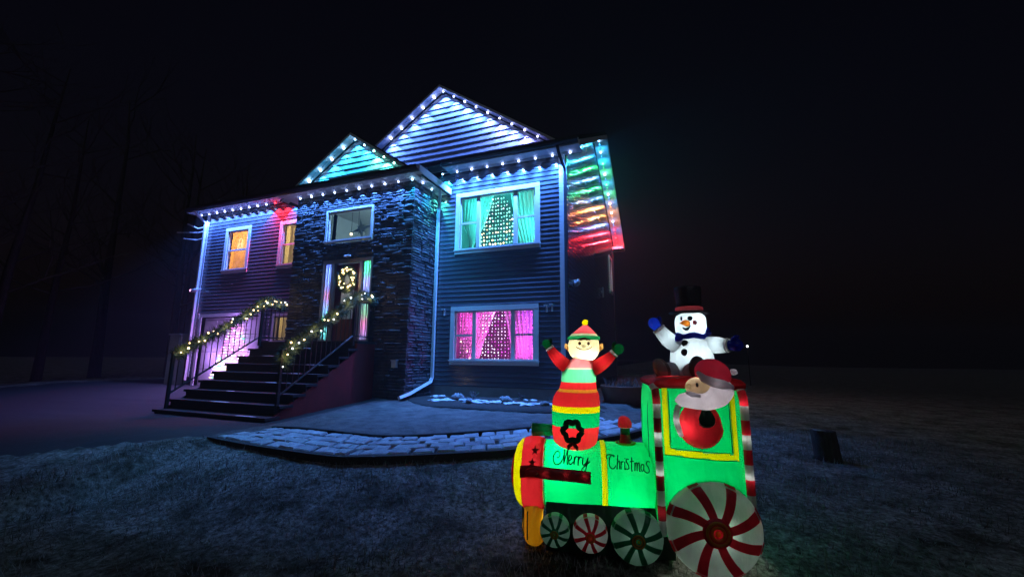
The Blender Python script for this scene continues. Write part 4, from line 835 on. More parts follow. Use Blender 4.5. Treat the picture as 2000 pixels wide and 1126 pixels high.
# wheels
def wheel(u, z, r, n_, m_sp, m_tyre, seed):
    wm = MB(); seg = 40
    wm.rings([[tp(u + rr * math.cos(2*math.pi*k/seg), n_ + o, z + rr * math.sin(2*math.pi*k/seg)) for k in range(seg)] for rr, o in ((r * 0.6, -0.09), (r * 0.9, -0.085), (r, -0.05), (r * 1.0, -0.01), (r * 0.95, 0.02), (r * 0.7, 0.038), (r * 0.4, 0.046), (r * 0.05, 0.05))]); w = wm.build('wheel', [F_WHEELW if m_sp is F_WHEELR else F_WHEELM], train, smooth=True)
    sp_n = lambda q: n_ + interp([(0.05, 0.05), (0.4, 0.046), (0.7, 0.038), (0.95, 0.02), (1.0, -0.01)], q) + 0.006
    rnd_ = random.Random(seed)
    for k in range(8):
        a0 = 2 * math.pi * k / 8 + 0.2 + rnd_.uniform(-0.05, 0.05); sb = MB(); row = []
        for i in range(9):
            q = lerp(0.24, 1.0, i / 8); a_ = a0 + 0.35 * (q - 0.3) * (1 if r > 0.25 else 0.5); hw = r * lerp(0.085, 0.12, i / 8)
            row.append([tp(u + q * r * math.cos(a_) - s_ * hw * math.sin(a_), sp_n(q) + 0.004 * (1 - abs(s_)), z + q * r * math.sin(a_) + s_ * hw * math.cos(a_)) for s_ in (-1, -0.4, 0.4, 1)])
        e2 = [tp(p[0], 0, 0) for p in row[-1]]; row.append([(lerp(p[0], u, -0.005), p[1] + 0.045, lerp(p[2], z, -0.005)) for p in row[-1]])
        vs = [p for r_ in row for p in r_]; sb.add(vs, [(i*4+j, i*4+j+1, (i+1)*4+j+1, (i+1)*4+j) for i in range(len(row) - 1) for j in range(3)]); sb.build('spoke', [m_sp], w, smooth=True)
    hb = MB(); hb.rings([[tp(u + rr * r * math.cos(2*math.pi*k/32), n_ + o, z + rr * r * math.sin(2*math.pi*k/32)) for k in range(32)] for rr, o in ((0.3, 0.048), (0.3, 0.06), (0.22, 0.066), (0.02, 0.07))]); hb.build('hub', [m_sp], w, smooth=True); lamp('inner_light', 'POINT', tp(u, n_ + 0.056, z), 0.5 * r * r, (1, 0.95, 0.85), train, 0.012)  # small lamp added under the hub to brighten it
    for rr in (0.22, 0.13): rg2 = MB(); rg2.tube([tp(u + rr * r * math.cos(2*math.pi*k/28), n_ + 0.069, z + rr * r * math.sin(2*math.pi*k/28)) for k in range(29)], 0.011 * r / 0.3, 5); rg2.build('hub_ring', [F_GOLD], w, smooth=True)
    hc = MB(); hc.ball(tp(u, n_ + 0.068, z), (0.06 * r, 0.008, 0.06 * r), 12, 6); hc.build('hub_cap', [F_YEL], w, smooth=True)
wheel(-1.13, -0.32, 0.106, 0.34, F_WHEELG, None, 1); wheel(-0.885, -0.325, 0.12, 0.34, F_WHEELR, None, 2); wheel(-0.57, -0.325, 0.175, 0.34, F_WHEELG, None, 3); wheel(-0.075, -0.232, 0.302, 0.37, F_WHEELR, None, 4)
for cu in (-0.4, 0.175):
    for z in (-0.15, 0.1, 0.35, 0.58): lamp('inner_light', 'POINT', tp(cu, 0.335, z), 0.06, (1, 0.98, 0.95), train, 0.01)  # lamps added to brighten the otherwise unlit posts
# whistle and horn
wh = MB(); lathe_z(wh, [(0.15, -0.59, 0, 0.058), (0.2, -0.59, 0, 0.056), (0.25, -0.59, 0, 0.044), (0.29, -0.59, 0, 0.036), (0.34, -0.59, 0, 0.038), (0.345, -0.59, 0, 0.052), (0.38, -0.59, 0, 0.054), (0.415, -0.595, 0, 0.04), (0.43, -0.6, 0, 0.012)], 20, mf=lambda i: 1 if i in (3,) else 2 if i == 4 else 0)
wh.build('whistle', [F_WHEELR, F_DKG, F_SEAM], train, smooth=True)
wh = MB(); wh.tube([tp(-0.59 + 0.072 * math.cos(k * 6.283 / 20), 0.072 * math.sin(k * 6.283 / 20), 0.222 + 0.0 * k) for k in range(21)], 0.012, 6); wh.build('whistle_ring', [F_YEL], train, smooth=True)
hn = MB(); hn.rings([[tp(u, -0.02 + r_ * math.cos(k * 6.283 / 20), 0.3 + r_ * math.sin(k * 6.283 / 20)) for k in range(20)] for u, r_ in ((-1.1, 0.04), (-1.2, 0.046), (-1.3, 0.052), (-1.325, 0.054), (-1.33, 0.05))], mf=lambda i: 1 if i == 3 else 0); hn.build('horn', [F_GREENM, F_SEAM], train, smooth=True)
for u, n_, z, e_ in ((-1.1, 0.09, 0.08, 4.4), (-1.0, -0.05, -0.1, 1.8), (-0.6, 0.04, -0.1, 4.6), (-1.34, 0.0, -0.02, 1.2), (-0.2, 0.1, 0.02, 3.6), (-0.0, -0.05, 0.1, 1.6), (-0.16, 0.08, 0.5, 3.6), (-0.33, -0.05, 0.2, 1.6), (-1.3, 0, -0.36, 0.9), (-0.05, 0.34, -0.24, 2.2), (-0.57, 0.32, -0.33, 0.2), (-0.885, 0.31, -0.33, 0.13), (-1.13, 0.31, -0.33, 0.08)): lamp('inner_light', 'POINT', tp(u, n_, z), e_, (0.95, 1.0, 0.95), train, 0.04)  # lamps of the body; those in cow catcher and wheels added for brightness

for u, n_, z, e_ in ((-0.59, 0, 0.2, 0.08), (-0.59, 0, 0.385, 0.05), (-1.22, -0.02, 0.3, 0.05), (-0.25, 0.1, 0.715, 0.25), (0.0, 0.15, 0.715, 0.2)): lamp('inner_light', 'POINT', tp(u, n_, z), e_, (1, 0.97, 0.9), train, 0.01)  # lamps added to brighten whistle, horn and roof
# ---- elf on the boiler
elf = infl('inflatable_elf', -0.97, 0, 0.18, 'glowing inflatable elf in striped suit rising from the train boiler')
ek = [(0.185, -0.98, 0.15), (0.21, -0.98, 0.165), (0.3, -0.978, 0.182), (0.46, -0.972, 0.19), (0.54, -0.968, 0.187), (0.6, -0.96, 0.172), (0.635, -0.952, 0.15), (0.7, -0.945, 0.14), (0.78, -0.938, 0.138), (0.835, -0.928, 0.122), (0.865, -0.918, 0.09), (0.885, -0.912, 0.06)]
prof = [(z, u, 0.0, r_) for z, u, r_ in smooth_prof(ek, 6)]
bands = [(0.345, 0), (0.46, 1), (0.50, 2), (0.61, 3), (0.635, 4), (0.685, 3), (0.69, 6), (0.795, 5), (0.80, 6), (0.9, 7)]
def band(z): 
    for zz, m_ in bands:
        if z <= zz: return m_
    return 7
eb = MB(); lathe_z(eb, prof, 110, mf=lambda i: band((prof[i][0] + prof[i+1][0]) / 2), cap=False, seams=(0.185, 0.345, 0.48, 0.62, 0.69, 0.8, 0.87), amp=0.009); eb.build('body', [F_RED, fabric('nylon_elf_green', (0.0, 0.4, 0.12)), F_YEL, F_RED, F_ORANGE, fabric('nylon_mint', (0.1, 0.62, 0.32)), F_SEAM, F_PINK], elf, smooth=True)
HC = (-0.898, 0.0, 0.975)
eh = MB(); lathe_z(eh, [(z, HC[0], 0, r_) for z, r_ in ((0.855, 0.05), (0.87, 0.082), (0.9, 0.112), (0.94, 0.127), (0.98, 0.129), (1.02, 0.122), (1.035, 0.117))], 36, cap=False); eh.build('head', [F_SKIN], elf, smooth=True)
ht = MB(); lathe_z(ht, [(1.025, HC[0], 0, 0.124), (1.03, HC[0], 0, 0.135), (1.055, HC[0] + 0.002, 0, 0.128), (1.058, HC[0] + 0.002, 0, 0.115), (1.075, HC[0] + 0.003, 0, 0.103), (1.1, HC[0] + 0.008, 0, 0.075), (1.13, HC[0] + 0.012, 0, 0.042), (1.15, HC[0] + 0.014, 0, 0.018)], 32, mf=lambda i: 0 if i < 2 else 1 if i < 4 else 2); ht.build('hat', [fabric('nylon_hat_green', (0.02, 0.45, 0.16)), F_SEAM, fabric('nylon_hat_red', (0.75, 0.07, 0.1))], elf, smooth=True)
pm = MB(); pm.ball(tp(HC[0] + 0.015, 0, 1.172), 0.026, 14, 10); pm.build('pompom', [F_YEL], elf, smooth=True)
def on_head(du, z, lift=0.004):
    r_ = interp([(0.855, 0.05), (0.87, 0.082), (0.9, 0.112), (0.94, 0.127), (0.98, 0.129), (1.02, 0.122), (1.05, 0.11)], z); return tp(HC[0] + du, math.sqrt(max(1e-4, r_ * r_ - du * du)) + lift, z)
for du in (-0.035, 0.035):
    ey = MB(); ey.ball(on_head(du, 0.995), (0.011, 0.006, 0.014), 10, 8); ey.build('eye', [F_INKB], elf, smooth=True)
    bw2 = MB(); bw2.tube([on_head(du + q * 0.016, 1.02 + 0.004 * (1 - q * q)) for q in (-1, -0.5, 0, 0.5, 1)], 0.003, 5); bw2.build('eyebrow', [F_INKB], elf)
mo = MB(); mo.tube([on_head(q * 0.062, 0.945 + 0.022 * q * q) for q in [k / 6 - 1 for k in range(13)]], 0.0035, 5); mo.build('mouth', [F_INKB], elf)
ns = MB(); ns.ball(on_head(0.0, 0.97, 0.01), (0.02, 0.018, 0.014), 12, 8); ns.build('nose', [F_SKIN], elf, smooth=True)
hr = MB(); hr.tube([on_head(q * 0.04, 1.035 - 0.008 * abs(q), 0.008) for q in (-1, -0.5, 0, 0.5, 1)], [0.004, 0.01, 0.012, 0.01, 0.004], 6); hr.build('fringe', [fabric('nylon_hair', (0.3, 0.13, 0.03))], elf, smooth=True)
for s_ in (-1, 1):
    er = MB(); er.tube([tp(HC[0] + s_ * 0.11, 0.0, 0.955), tp(HC[0] + s_ * 0.14, 0.01, 0.972), tp(HC[0] + s_ * 0.152, 0.01, 1.0)], [0.03, 0.024, 0.004], 10); er.build('ear', [fabric('nylon_ear', (0.8, 0.45, 0.12)) if 'nylon_ear' not in MATS else MATS['nylon_ear']], elf, smooth=True)
def arm(parent, pts2, rr, m_, cuff, mit, hand_dir, hs=1.0, nm='arm'):
    ar = MB(); P = catmull([tp(*p) for p in pts2], 6); k = len(P); R_ = [interp([(0, rr[0]), (0.5, rr[1]), (1, rr[2])], i / (k - 1)) for i in range(k)]; ar.tube(P, R_, 16); a_o = ar.build(nm, [m_], parent, smooth=True)
    d = (P[-1] - P[-3]).normalized(); e_ = P[-1]; cf = MB(); cf.tube([e_ - d * 0.012, e_ + d * 0.0, e_ + d * 0.016], [rr[2] * 1.0, rr[2] * 1.14, rr[2] * 1.0], 16); cf.build('cuff', [cuff], a_o, smooth=True)
    lamp('inner_light', 'POINT', e_ + d * 0.004, 0.03, (1, 1, 1), parent, 0.006); side = Vector(hand_dir); side = (side - d * side.dot(d)).normalized(); c = e_ + d * 0.05 * hs  # small lamp added at the wrist to brighten the cuff
    hm = MB(); q = d.to_track_quat('Z', 'Y').to_matrix(); hm.tube([e_ + d * 0.01, e_ + d * 0.03 * hs, e_ + d * 0.055 * hs, e_ + d * 0.08 * hs, e_ + d * 0.098 * hs, e_ + d * 0.105 * hs], [rr[2] * 0.8, 0.036 * hs, 0.044 * hs, 0.04 * hs, 0.024 * hs, 0.006 * hs], 16)
    hm.build('mitten', [mit], a_o, smooth=True)
    tm = MB(); b0 = e_ + d * 0.032 * hs + side * 0.02 * hs; tm.tube([b0, b0 + side * 0.025 * hs + d * 0.018 * hs, b0 + side * 0.04 * hs + d * 0.04 * hs, b0 + side * 0.043 * hs + d * 0.052 * hs], [0.018 * hs, 0.018 * hs, 0.015 * hs, 0.004 * hs], 12); tm.build('thumb', [mit], a_o, smooth=True)
arm(elf, [(-1.0, 0.02, 0.79), (-1.07, 0.03, 0.835), (-1.135, 0.04, 0.90), (-1.175, 0.05, 0.955)], (0.062, 0.052, 0.034), F_RED, F_WHITE, F_GREENM, (1, 0, 0.3), 0.8)
arm(elf, [(-0.86, 0.02, 0.785), (-0.79, 0.03, 0.815), (-0.72, 0.04, 0.865), (-0.665, 0.05, 0.915)], (0.062, 0.052, 0.034), F_RED, F_WHITE, F_GREENM, (-0.5, 0, 1), 0.95)
wt = MB(); wc = (-1.0, 0.33)
def body_n(u, z): 
    for (z0, u0, n0, r0), (z1, u1, n1, r1) in zip(prof, prof[1:]):
        if z0 <= z <= z1: t_ = (z - z0) / (z1 - z0); uc, r_ = lerp(u0, u1, t_), lerp(r0, r1, t_); return math.sqrt(max(1e-4, r_ * r_ - (u - uc) ** 2))
    return 0.1
wp = []; 
for k in range(41):
    a_ = k * 6.283 / 40; r_ = 0.066 + 0.009 * math.cos(6 * a_); u, z = wc[0] + r_ * math.cos(a_), wc[1] + r_ * 1.05 * math.sin(a_); wp.append(tp(u, body_n(u, z) + 0.012, z))
wt.tube(wp, 0.021, 8); wt.build('wreath_print', [mat('printed_wreath', (0.015, 0.07, 0.03), None, 0.8)], elf, smooth=True)
wt = MB(); u, z = wc[0], wc[1] - 0.085
for s_ in (-1, 1): wt.tube([tp(u, body_n(u, z) + 0.01, z), tp(u + s_ * 0.03, body_n(u, z) + 0.014, z - 0.03), tp(u + s_ * 0.035, body_n(u, z) + 0.012, z - 0.055)], [0.016, 0.014, 0.004], 8)
tag(wt.build('bow_print', [MATS['printed_star']], elf, smooth=True), kind='stuff')
for u, n_, z, e_ in ((-0.875, 0.04, 0.885, 4.2), (-0.89, 0.0, 1.07, 1.0), (-0.925, 0.03, 0.74, 1.9), (-0.98, 0.02, 0.36, 2.8), (-1.11, 0.035, 0.875, 0.25), (-0.745, 0.035, 0.845, 0.25), (-1.2, 0.05, 1.0, 0.05), (-0.62, 0.05, 0.95, 0.05)): lamp('inner_light', 'POINT', tp(u, n_, z), e_, (1.0, 0.95, 0.8), elf, 0.03)  # lamps of the body; those in arms and mittens added to brighten them

for u, n_, z, e_ in ((HC[0], 0.139, 0.97, 0.012), (HC[0] - 0.14, 0.01, 0.975, 0.03), (HC[0] + 0.14, 0.01, 0.975, 0.03), (HC[0] + 0.015, 0.0, 1.172, 0.05)): lamp('inner_light', 'POINT', tp(u, n_, z), e_, (1, 0.95, 0.8), elf, 0.005)  # tiny lamps added to brighten nose, ears and pompom
# ---- snowman on the cab roof
sn = infl('inflatable_snowman', -0.03, -0.1, 0.74, 'glowing white inflatable snowman in black top hat sitting on the cab')
SU, SN = -0.03, -0.1
sk_ = [(0.70, -0.03, 0.15), (0.74, -0.03, 0.165), (0.82, -0.03, 0.168), (0.92, -0.03, 0.162), (1.0, -0.03, 0.145), (1.03, -0.03, 0.12), (1.055, -0.03, 0.085), (1.075, -0.03, 0.075)]
b_ = MB(); lathe_z(b_, [(z, u, SN, r_) for z, u, r_ in smooth_prof(sk_, 6)], 100, seams=(0.72, 0.99, 1.05), amp=0.012); b_.build('body', [F_WHITE], sn, smooth=True)
def supere(c, r, e1, rot=0.0, seg=32, rg=18):
    mb = MB(); sp = lambda v, p: math.copysign(abs(v) ** p, v); rings_ = []
    for i in range(rg + 1):
        t_ = -math.pi / 2 + math.pi * i / rg; t_ = max(-1.55, min(1.55, t_)); row = []
        for k in range(seg):
            a_ = 2 * math.pi * k / seg; x, y, z = r[0] * sp(math.cos(t_), e1) * sp(math.cos(a_), e1), r[1] * sp(math.cos(t_), e1) * sp(math.sin(a_), e1), r[2] * sp(math.sin(t_), e1)
            row.append(tp(c[0] + x * math.cos(rot) - y * math.sin(rot), c[1] + x * math.sin(rot) + y * math.cos(rot), c[2] + z))
        rings_.append(row)
    mb.rings(rings_); return mb
HS = (-0.028, SN + 0.01, 1.155); hr_ = (0.112, 0.11, 0.098)
supere(HS, hr_, 0.55).build('head', [F_WHITE], sn, smooth=True)
hb = MB(); lathe_z(hb, [(1.245, -0.03, SN, 0.1), (1.248, -0.03, SN, 0.155), (1.262, -0.028, SN, 0.157), (1.268, -0.028, SN, 0.105)], 36); hb.build('hat_brim', [F_BLACK], sn, smooth=True)
hb = MB(); lathe_z(hb, [(1.302, -0.028, SN, 0.094), (1.34, -0.028, SN, 0.097), (1.38, -0.03, SN, 0.1), (1.45, -0.032, SN, 0.106), (1.468, -0.032, SN, 0.102), (1.472, -0.032, SN, 0.08)], 36); hb.build('hat_crown', [F_BLACK], sn, smooth=True)
hb = MB(); lathe_z(hb, [(1.272, -0.028, SN, 0.095), (1.276, -0.028, SN, 0.107), (1.298, -0.028, SN, 0.107), (1.304, -0.028, SN, 0.096)], 36, cap=False); hb.build('hat_band', [fabric('nylon_band_red', (0.8, 0.08, 0.1))], sn, smooth=True)
scf = MB(); scf.tube([tp(-0.03 + 0.1 * math.cos(k * 6.283 / 24), SN + 0.1 * math.sin(k * 6.283 / 24), 1.063 + 0.008 * math.sin(k * 1.3)) for k in range(25)], 0.026, 8); scf.build('scarf', [F_BLUE], sn, smooth=True)
scf = MB(); scf.tube([tp(0.06, SN + 0.06, 1.07), tp(0.085, SN + 0.08, 1.09), tp(0.09, SN + 0.06, 1.12)], [0.02, 0.03, 0.018], 8); scf.build('scarf_end', [F_BLUE], sn, smooth=True)
scf = MB(); scf.tube([tp(-0.1, SN + 0.07, 1.06), tp(-0.15, SN + 0.09, 1.045), tp(-0.18, SN + 0.09, 1.02)], [0.02, 0.03, 0.016], 8); scf.build('scarf_end', [F_BLUE], sn, smooth=True)
fn = SN + 0.01 + 0.108
ns = MB(); ns.tube([tp(-0.075, fn - 0.01, 1.16), tp(-0.11, fn + 0.03, 1.162), tp(-0.15, fn + 0.06, 1.155)], [0.026, 0.02, 0.003], 12); ns.build('nose', [F_ORANGE], sn, smooth=True)
lamp('inner_light', 'POINT', tp(-0.1, fn + 0.02, 1.161), 0.03, (1, 0.95, 0.8), sn, 0.006)  # tiny lamp added to brighten the carrot nose
for u, z, r_ in ((-0.118, 1.2, (0.008, 0.006, 0.018)), (-0.055, 1.2, (0.02, 0.006, 0.019))): ey = MB(); ey.ball(tp(u, fn - (0.012 if u < -0.1 else 0), z), r_, 12, 8); ey.build('eye', [F_DOT], sn, smooth=True)
mo = MB(); mo.tube([tp(-0.105 + q * 0.03 + 0.02, fn + 0.001 - (0.006 if q < -0.5 else 0), 1.122 + 0.022 * q * q - 0.008 + 0.008 * q) for q in [k / 6 - 1 for k in range(13)]], [0.003 + 0.009 * (1 - (k / 6 - 1) ** 2) for k in range(13)], 6); mo.build('mouth', [F_DOT], sn, smooth=True)
ck = MB(); ck.ball(tp(-0.02, fn - 0.001, 1.165), (0.019, 0.005, 0.019), 14, 8); ck.build('cheek', [fabric('nylon_cheek', (0.75, 0.2, 0.25))], sn, smooth=True)
for u, z in ((-0.105, 1.0), (-0.118, 0.93)): bt = MB(); bt.ball(tp(u, SN + (0.122 if z > 0.95 else 0.138), z), (0.026, 0.01, 0.028), 14, 8); bt.build('button', [F_DOT], sn, smooth=True)
arm(sn, [(-0.13, SN + 0.03, 0.985), (-0.2, SN + 0.05, 1.02), (-0.25, SN + 0.06, 1.07), (-0.285, SN + 0.06, 1.115)], (0.07, 0.06, 0.048), F_WHITE, F_WHITE, F_BLUE, (1, 0, 0.4), 1.05)
arm(sn, [(0.08, SN + 0.03, 0.985), (0.13, SN + 0.08, 0.99), (0.17, SN + 0.12, 0.985), (0.2, SN + 0.15, 0.985)], (0.07, 0.064, 0.05), F_WHITE, F_WHITE, F_BLUE, (0, 0, 1), 1.1)
for u, n_, z, tl in ((-0.305, 0.08, 0.8, 0.5), (-0.07, 0.2, 0.815, 0.0)):
    ft = MB(); rot_ = Matrix.Rotation(-tl, 3, 'Y') ; ft.ball(tp(u, n_, z), (0.062, 0.045, 0.088), 18, 12, 0, rot_); fo2 = ft.build('boot', [F_BROWN], sn, smooth=True)
    lg = MB(); lg.tube([tp(u * 0.6 - 0.02, SN + 0.05, 0.78), tp(u, n_ - 0.03, z - 0.02)], [0.075, 0.06], 14); lg.build('leg', [F_WHITE], sn, smooth=True)
    if tl: sl = MB(); sl.ball(tp(u - 0.012, n_ + 0.02, z + 0.005), (0.05, 0.035, 0.078), 18, 12, 0, rot_); sl.build('sole', [fabric('nylon_sole', (0.4, 0.34, 0.31), 0.2)], fo2, smooth=True)
for u, n_, z, e_ in ((-0.0, -0.1, 1.15, 2.6), (-0.03, -0.06, 0.9, 2.0), (-0.03, -0.1, 1.285, 0.25), (-0.22, -0.045, 1.05, 0.4), (0.14, 0.0, 0.99, 0.4), (-0.31, -0.04, 1.155, 0.12), (0.25, 0.05, 1.02, 0.12)): lamp('inner_light', 'POINT', tp(u, n_, z), e_, (0.74, 0.93, 1.0), sn, 0.03)  # lamps of the body; those in hat band, arms and mittens added

# ---- bearded figure leaning out of the cab window
sa = infl('inflatable_bearded_man', -0.1, 0.36, 0.28, 'inflatable bearded man in red cap leaning out of the cab window')
b_ = MB(); cu, cz = -0.122, 0.43
rings_ = []
for i in range(11):
    t_ = i / 10; r_ = math.cos(t_ * math.pi / 2) if t_ < 1 else 0.02
    rings_.append([tp(cu + 0.15 * r_ * math.cos(k * 6.283 / 36) * (1.0 if math.sin(k * 6.283 / 36) < 0 else 0.93), 0.36 + 0.11 * math.sin(t_ * math.pi / 2), cz + 0.155 * r_ * math.sin(k * 6.283 / 36) * (1 if math.sin(k * 6.283 / 36) < 0 else 1.05)) for k in range(36)])
b_.rings(rings_); b_.build('body', [F_RED], sa, smooth=True)
b_ = MB(); b_.tube([tp(cu - 0.135 + 0.03 * math.sin(q * 3.14 - 0.2) * -1, 0.385 + 0.02 * math.sin(q * 3), lerp(0.36, 0.56, q)) for q in [k / 8 for k in range(9)]], 0.02, 8); b_.build('coat_trim', [F_WHITE], sa, smooth=True)
mt = MB(); mt.rings([[tp(-0.115 + r_ * math.cos(k * 6.283 / 20), 0.475 + 0.03 * math.sin(min(1, r_ / 0.05) * 1.5) + 0.02 * math.sin(k * 6.283 / 20), z) for k in range(20)] for z, r_ in ((0.44, 0.012), (0.448, 0.035), (0.465, 0.048), (0.49, 0.052), (0.52, 0.04), (0.55, 0.022), (0.585, 0.004))]); mt.build('mitten', [F_DKG], sa, smooth=True)
mt = MB(); mt.tube([tp(-0.115 + 0.05 * math.cos(a_), 0.49, 0.475 + 0.038 * math.sin(a_)) for a_ in [math.pi + 0.5 + k * (math.pi - 0.7) / 8 for k in range(9)]], 0.007, 6); mt.build('cuff', [F_LILAC], sa, smooth=True)
NH = 0.47
cp = MB(); cp.ball(tp(-0.05, NH, 0.785), (0.115, 0.1, 0.095), 24, 16, 0, Matrix.Rotation(0.35, 3, 'Y')); cp.build('cap', [F_CAP], sa, smooth=True)
cp = MB(); cp.tube([tp(-0.155, NH + 0.04, 0.79), tp(-0.135, NH + 0.085, 0.755), tp(-0.08, NH + 0.1, 0.73), tp(-0.02, NH + 0.1, 0.715), tp(0.04, NH + 0.07, 0.695)], [0.014, 0.026, 0.03, 0.032, 0.022], 12); cp.build('cap_brim', [F_LILAC], sa, smooth=True)
cp = MB(); cp.ball(tp(0.09, NH - 0.02, 0.795), (0.026, 0.024, 0.022), 12, 8); cp.build('pompom', [F_LILAC], sa, smooth=True)
fc = MB(); fc.ball(tp(-0.15, NH, 0.69), (0.078, 0.105, 0.068), 24, 16); fc.build('head', [F_FACE], sa, smooth=True)
ns = MB(); ns.ball(tp(-0.222, NH + 0.05, 0.698), (0.024, 0.022, 0.02), 12, 8); ns.build('nose', [F_FACE], sa, smooth=True)
ey = MB(); ey.ball(tp(-0.18, NH + 0.098, 0.712), (0.009, 0.006, 0.015), 10, 8); ey.build('eye', [F_DOT], sa, smooth=True)
bd = MB(); bd.tube(catmull([tp(-0.305, NH + 0.02, 0.6), tp(-0.275, NH + 0.03, 0.605), tp(-0.2, NH + 0.04, 0.612), tp(-0.11, NH + 0.045, 0.62), tp(-0.04, NH + 0.05, 0.648), tp(0.01, NH + 0.05, 0.69), tp(0.04, NH + 0.04, 0.725)], 4), [interp([(0, 0.008), (4, 0.04), (8, 0.058), (12, 0.072), (16, 0.076), (20, 0.06), (24, 0.012)], k) for k in range(25)], 18); bd.build('beard', [F_LILAC], sa, smooth=True)
bd = MB(); bd.tube([tp(-0.245, NH + 0.075, 0.662), tp(-0.215, NH + 0.095, 0.65), tp(-0.165, NH + 0.105, 0.64)], [0.01, 0.018, 0.008], 10); bd.build('moustache', [F_LILAC], sa, smooth=True)
lamp('inner_light', 'POINT', tp(-0.222, NH + 0.05, 0.698), 0.008, (1, 0.9, 0.8), sa, 0.005)  # tiny lamps added to brighten the unlit nose, moustache and pompom
lamp('inner_light', 'POINT', tp(-0.21, NH + 0.095, 0.65), 0.006, (1, 0.95, 1), sa, 0.005)
lamp('inner_light', 'POINT', tp(0.09, NH - 0.02, 0.795), 0.008, (1, 0.95, 1), sa, 0.005)
for u, n_, z, e_ in ((-0.2, 0.39, 0.42, 0.4), (cu - 0.16, 0.4, 0.46, 0.03), (cu - 0.15, 0.395, 0.38, 0.02), (-0.1, NH + 0.045, 0.622, 0.26), (-0.2, NH + 0.04, 0.612, 0.14), (-0.26, NH + 0.03, 0.606, 0.05), (-0.02, NH + 0.05, 0.665, 0.12), (-0.06, NH + 0.1, 0.725, 0.02), (-0.0, NH + 0.085, 0.705, 0.02), (-0.05, NH, 0.79, 0.2), (-0.15, NH + 0.01, 0.72, 0.2)): lamp('inner_light', 'POINT', tp(u, n_, z), e_, (1, 0.95, 0.95), sa, 0.02)  # body lamp, and others added to brighten the unlit cap, face and beard

# ------------------------------------------------------------------ small things round the house
def rock(name, label, c, r, seed, m=M_ROCK, cat='rock', group=None):
    rnd = random.Random(seed); mb = MB(); mb.ball(c, r, 14, 9)
    mb.v = [tuple(Vector(c) + (Vector(v) - Vector(c)) * (0.92 + rnd.uniform(-0.2, 0.2)) - Vector((0, 0, r[2] * 0.25))) for v in mb.v]; o = mb.build(name, [m], smooth=True); tag(o, label, cat, group); return o
# planting bed: mulch mound with snow lying on it
bed = MB(); rnd = random.Random(12); ring_o = []; NB = 40
for k in range(NB):
    a_ = 2 * math.pi * k / NB; ring_o.append((-1.15 + 2.15 * math.cos(a_) * (1 + 0.05 * math.sin(3 * a_)), -0.95 + 0.72 * math.sin(a_) * (1 + 0.06 * math.sin(5 * a_)), ))
rings_ = []
for f_, h in ((1.0, -0.03), (0.96, 0.02), (0.7, 0.05), (0.3, 0.06)): rings_.append([(-1.15 + (x + 1.15) * f_ + rnd.uniform(-.02, .02), -0.95 + (y + 0.95) * f_ + rnd.uniform(-.02, .02), ground_z(x, y) + h + rnd.uniform(0, 0.015)) for x, y in ring_o])
bed.rings(rings_); tag(bed.build('planting_bed', [M_MULCH], smooth=True), kind='structure')
bed_z = lambda x, y: ground_z(x, y) + 0.05
rnd = random.Random(55)
for k in range(15):
    x, y = -2.75 + 3.0 * (k + rnd.uniform(0.1, 0.9)) / 15, rnd.uniform(-1.35, -0.6); l, w = rnd.uniform(0.12, 0.4), rnd.uniform(0.05, 0.16); ph = rnd.uniform(0, 6)
    sp_ = MB(); rr_ = []; z0 = bed_z(x, y)
    for f_, h in ((1.0, -0.006), (0.88, 0.012), (0.5, 0.02)): rr_.append([(x + l * f_ * math.cos(j * 6.283 / 26) * (1 + 0.25 * math.sin(j * 1.1 + ph) + 0.15 * math.sin(j * 2.9)), y + w * f_ * math.sin(j * 6.283 / 26) * (1 + 0.3 * math.cos(j * 1.7 + ph)), z0 + h + 0.012 * math.sin(j * 0.9 + ph)) for j in range(26)])
    sp_.rings(rr_); o = sp_.build('snow', [M_SNOW], smooth=True); tag(o, 'thin patches of snow lying on the mulch bed', 'snow', kind='stuff')
for k, (x, y, r_, lab) in enumerate(((-2.05, -0.95, (0.15, 0.1, 0.11), 'largest grey rock in the mulch bed, near the downspout'), (-0.95, -1.0, (0.13, 0.09, 0.1), 'pale rock in the middle of the mulch bed'), (-1.65, -1.25, (0.07, 0.06, 0.08), 'small dark rock at front edge of the mulch bed'), (-1.1, -0.85, (0.08, 0.07, 0.08), 'small rock just left of the pale middle rock'), (-0.15, -1.1, (0.1, 0.07, 0.07), 'small rock at right end of the mulch bed'), (0.55, -0.55, (0.2, 0.14, 0.13), 'snow dusted boulder at house corner, upper of two'), (0.5, -1.25, (0.15, 0.11, 0.11), 'snow dusted boulder behind the elf, lower of two'))): rock('rock', lab, (x, y, bed_z(x, y) + r_[2] * 0.5), r_, k + 40, M_SNOW if k > 4 else M_ROCK, 'rock', 'rocks round the planting bed')
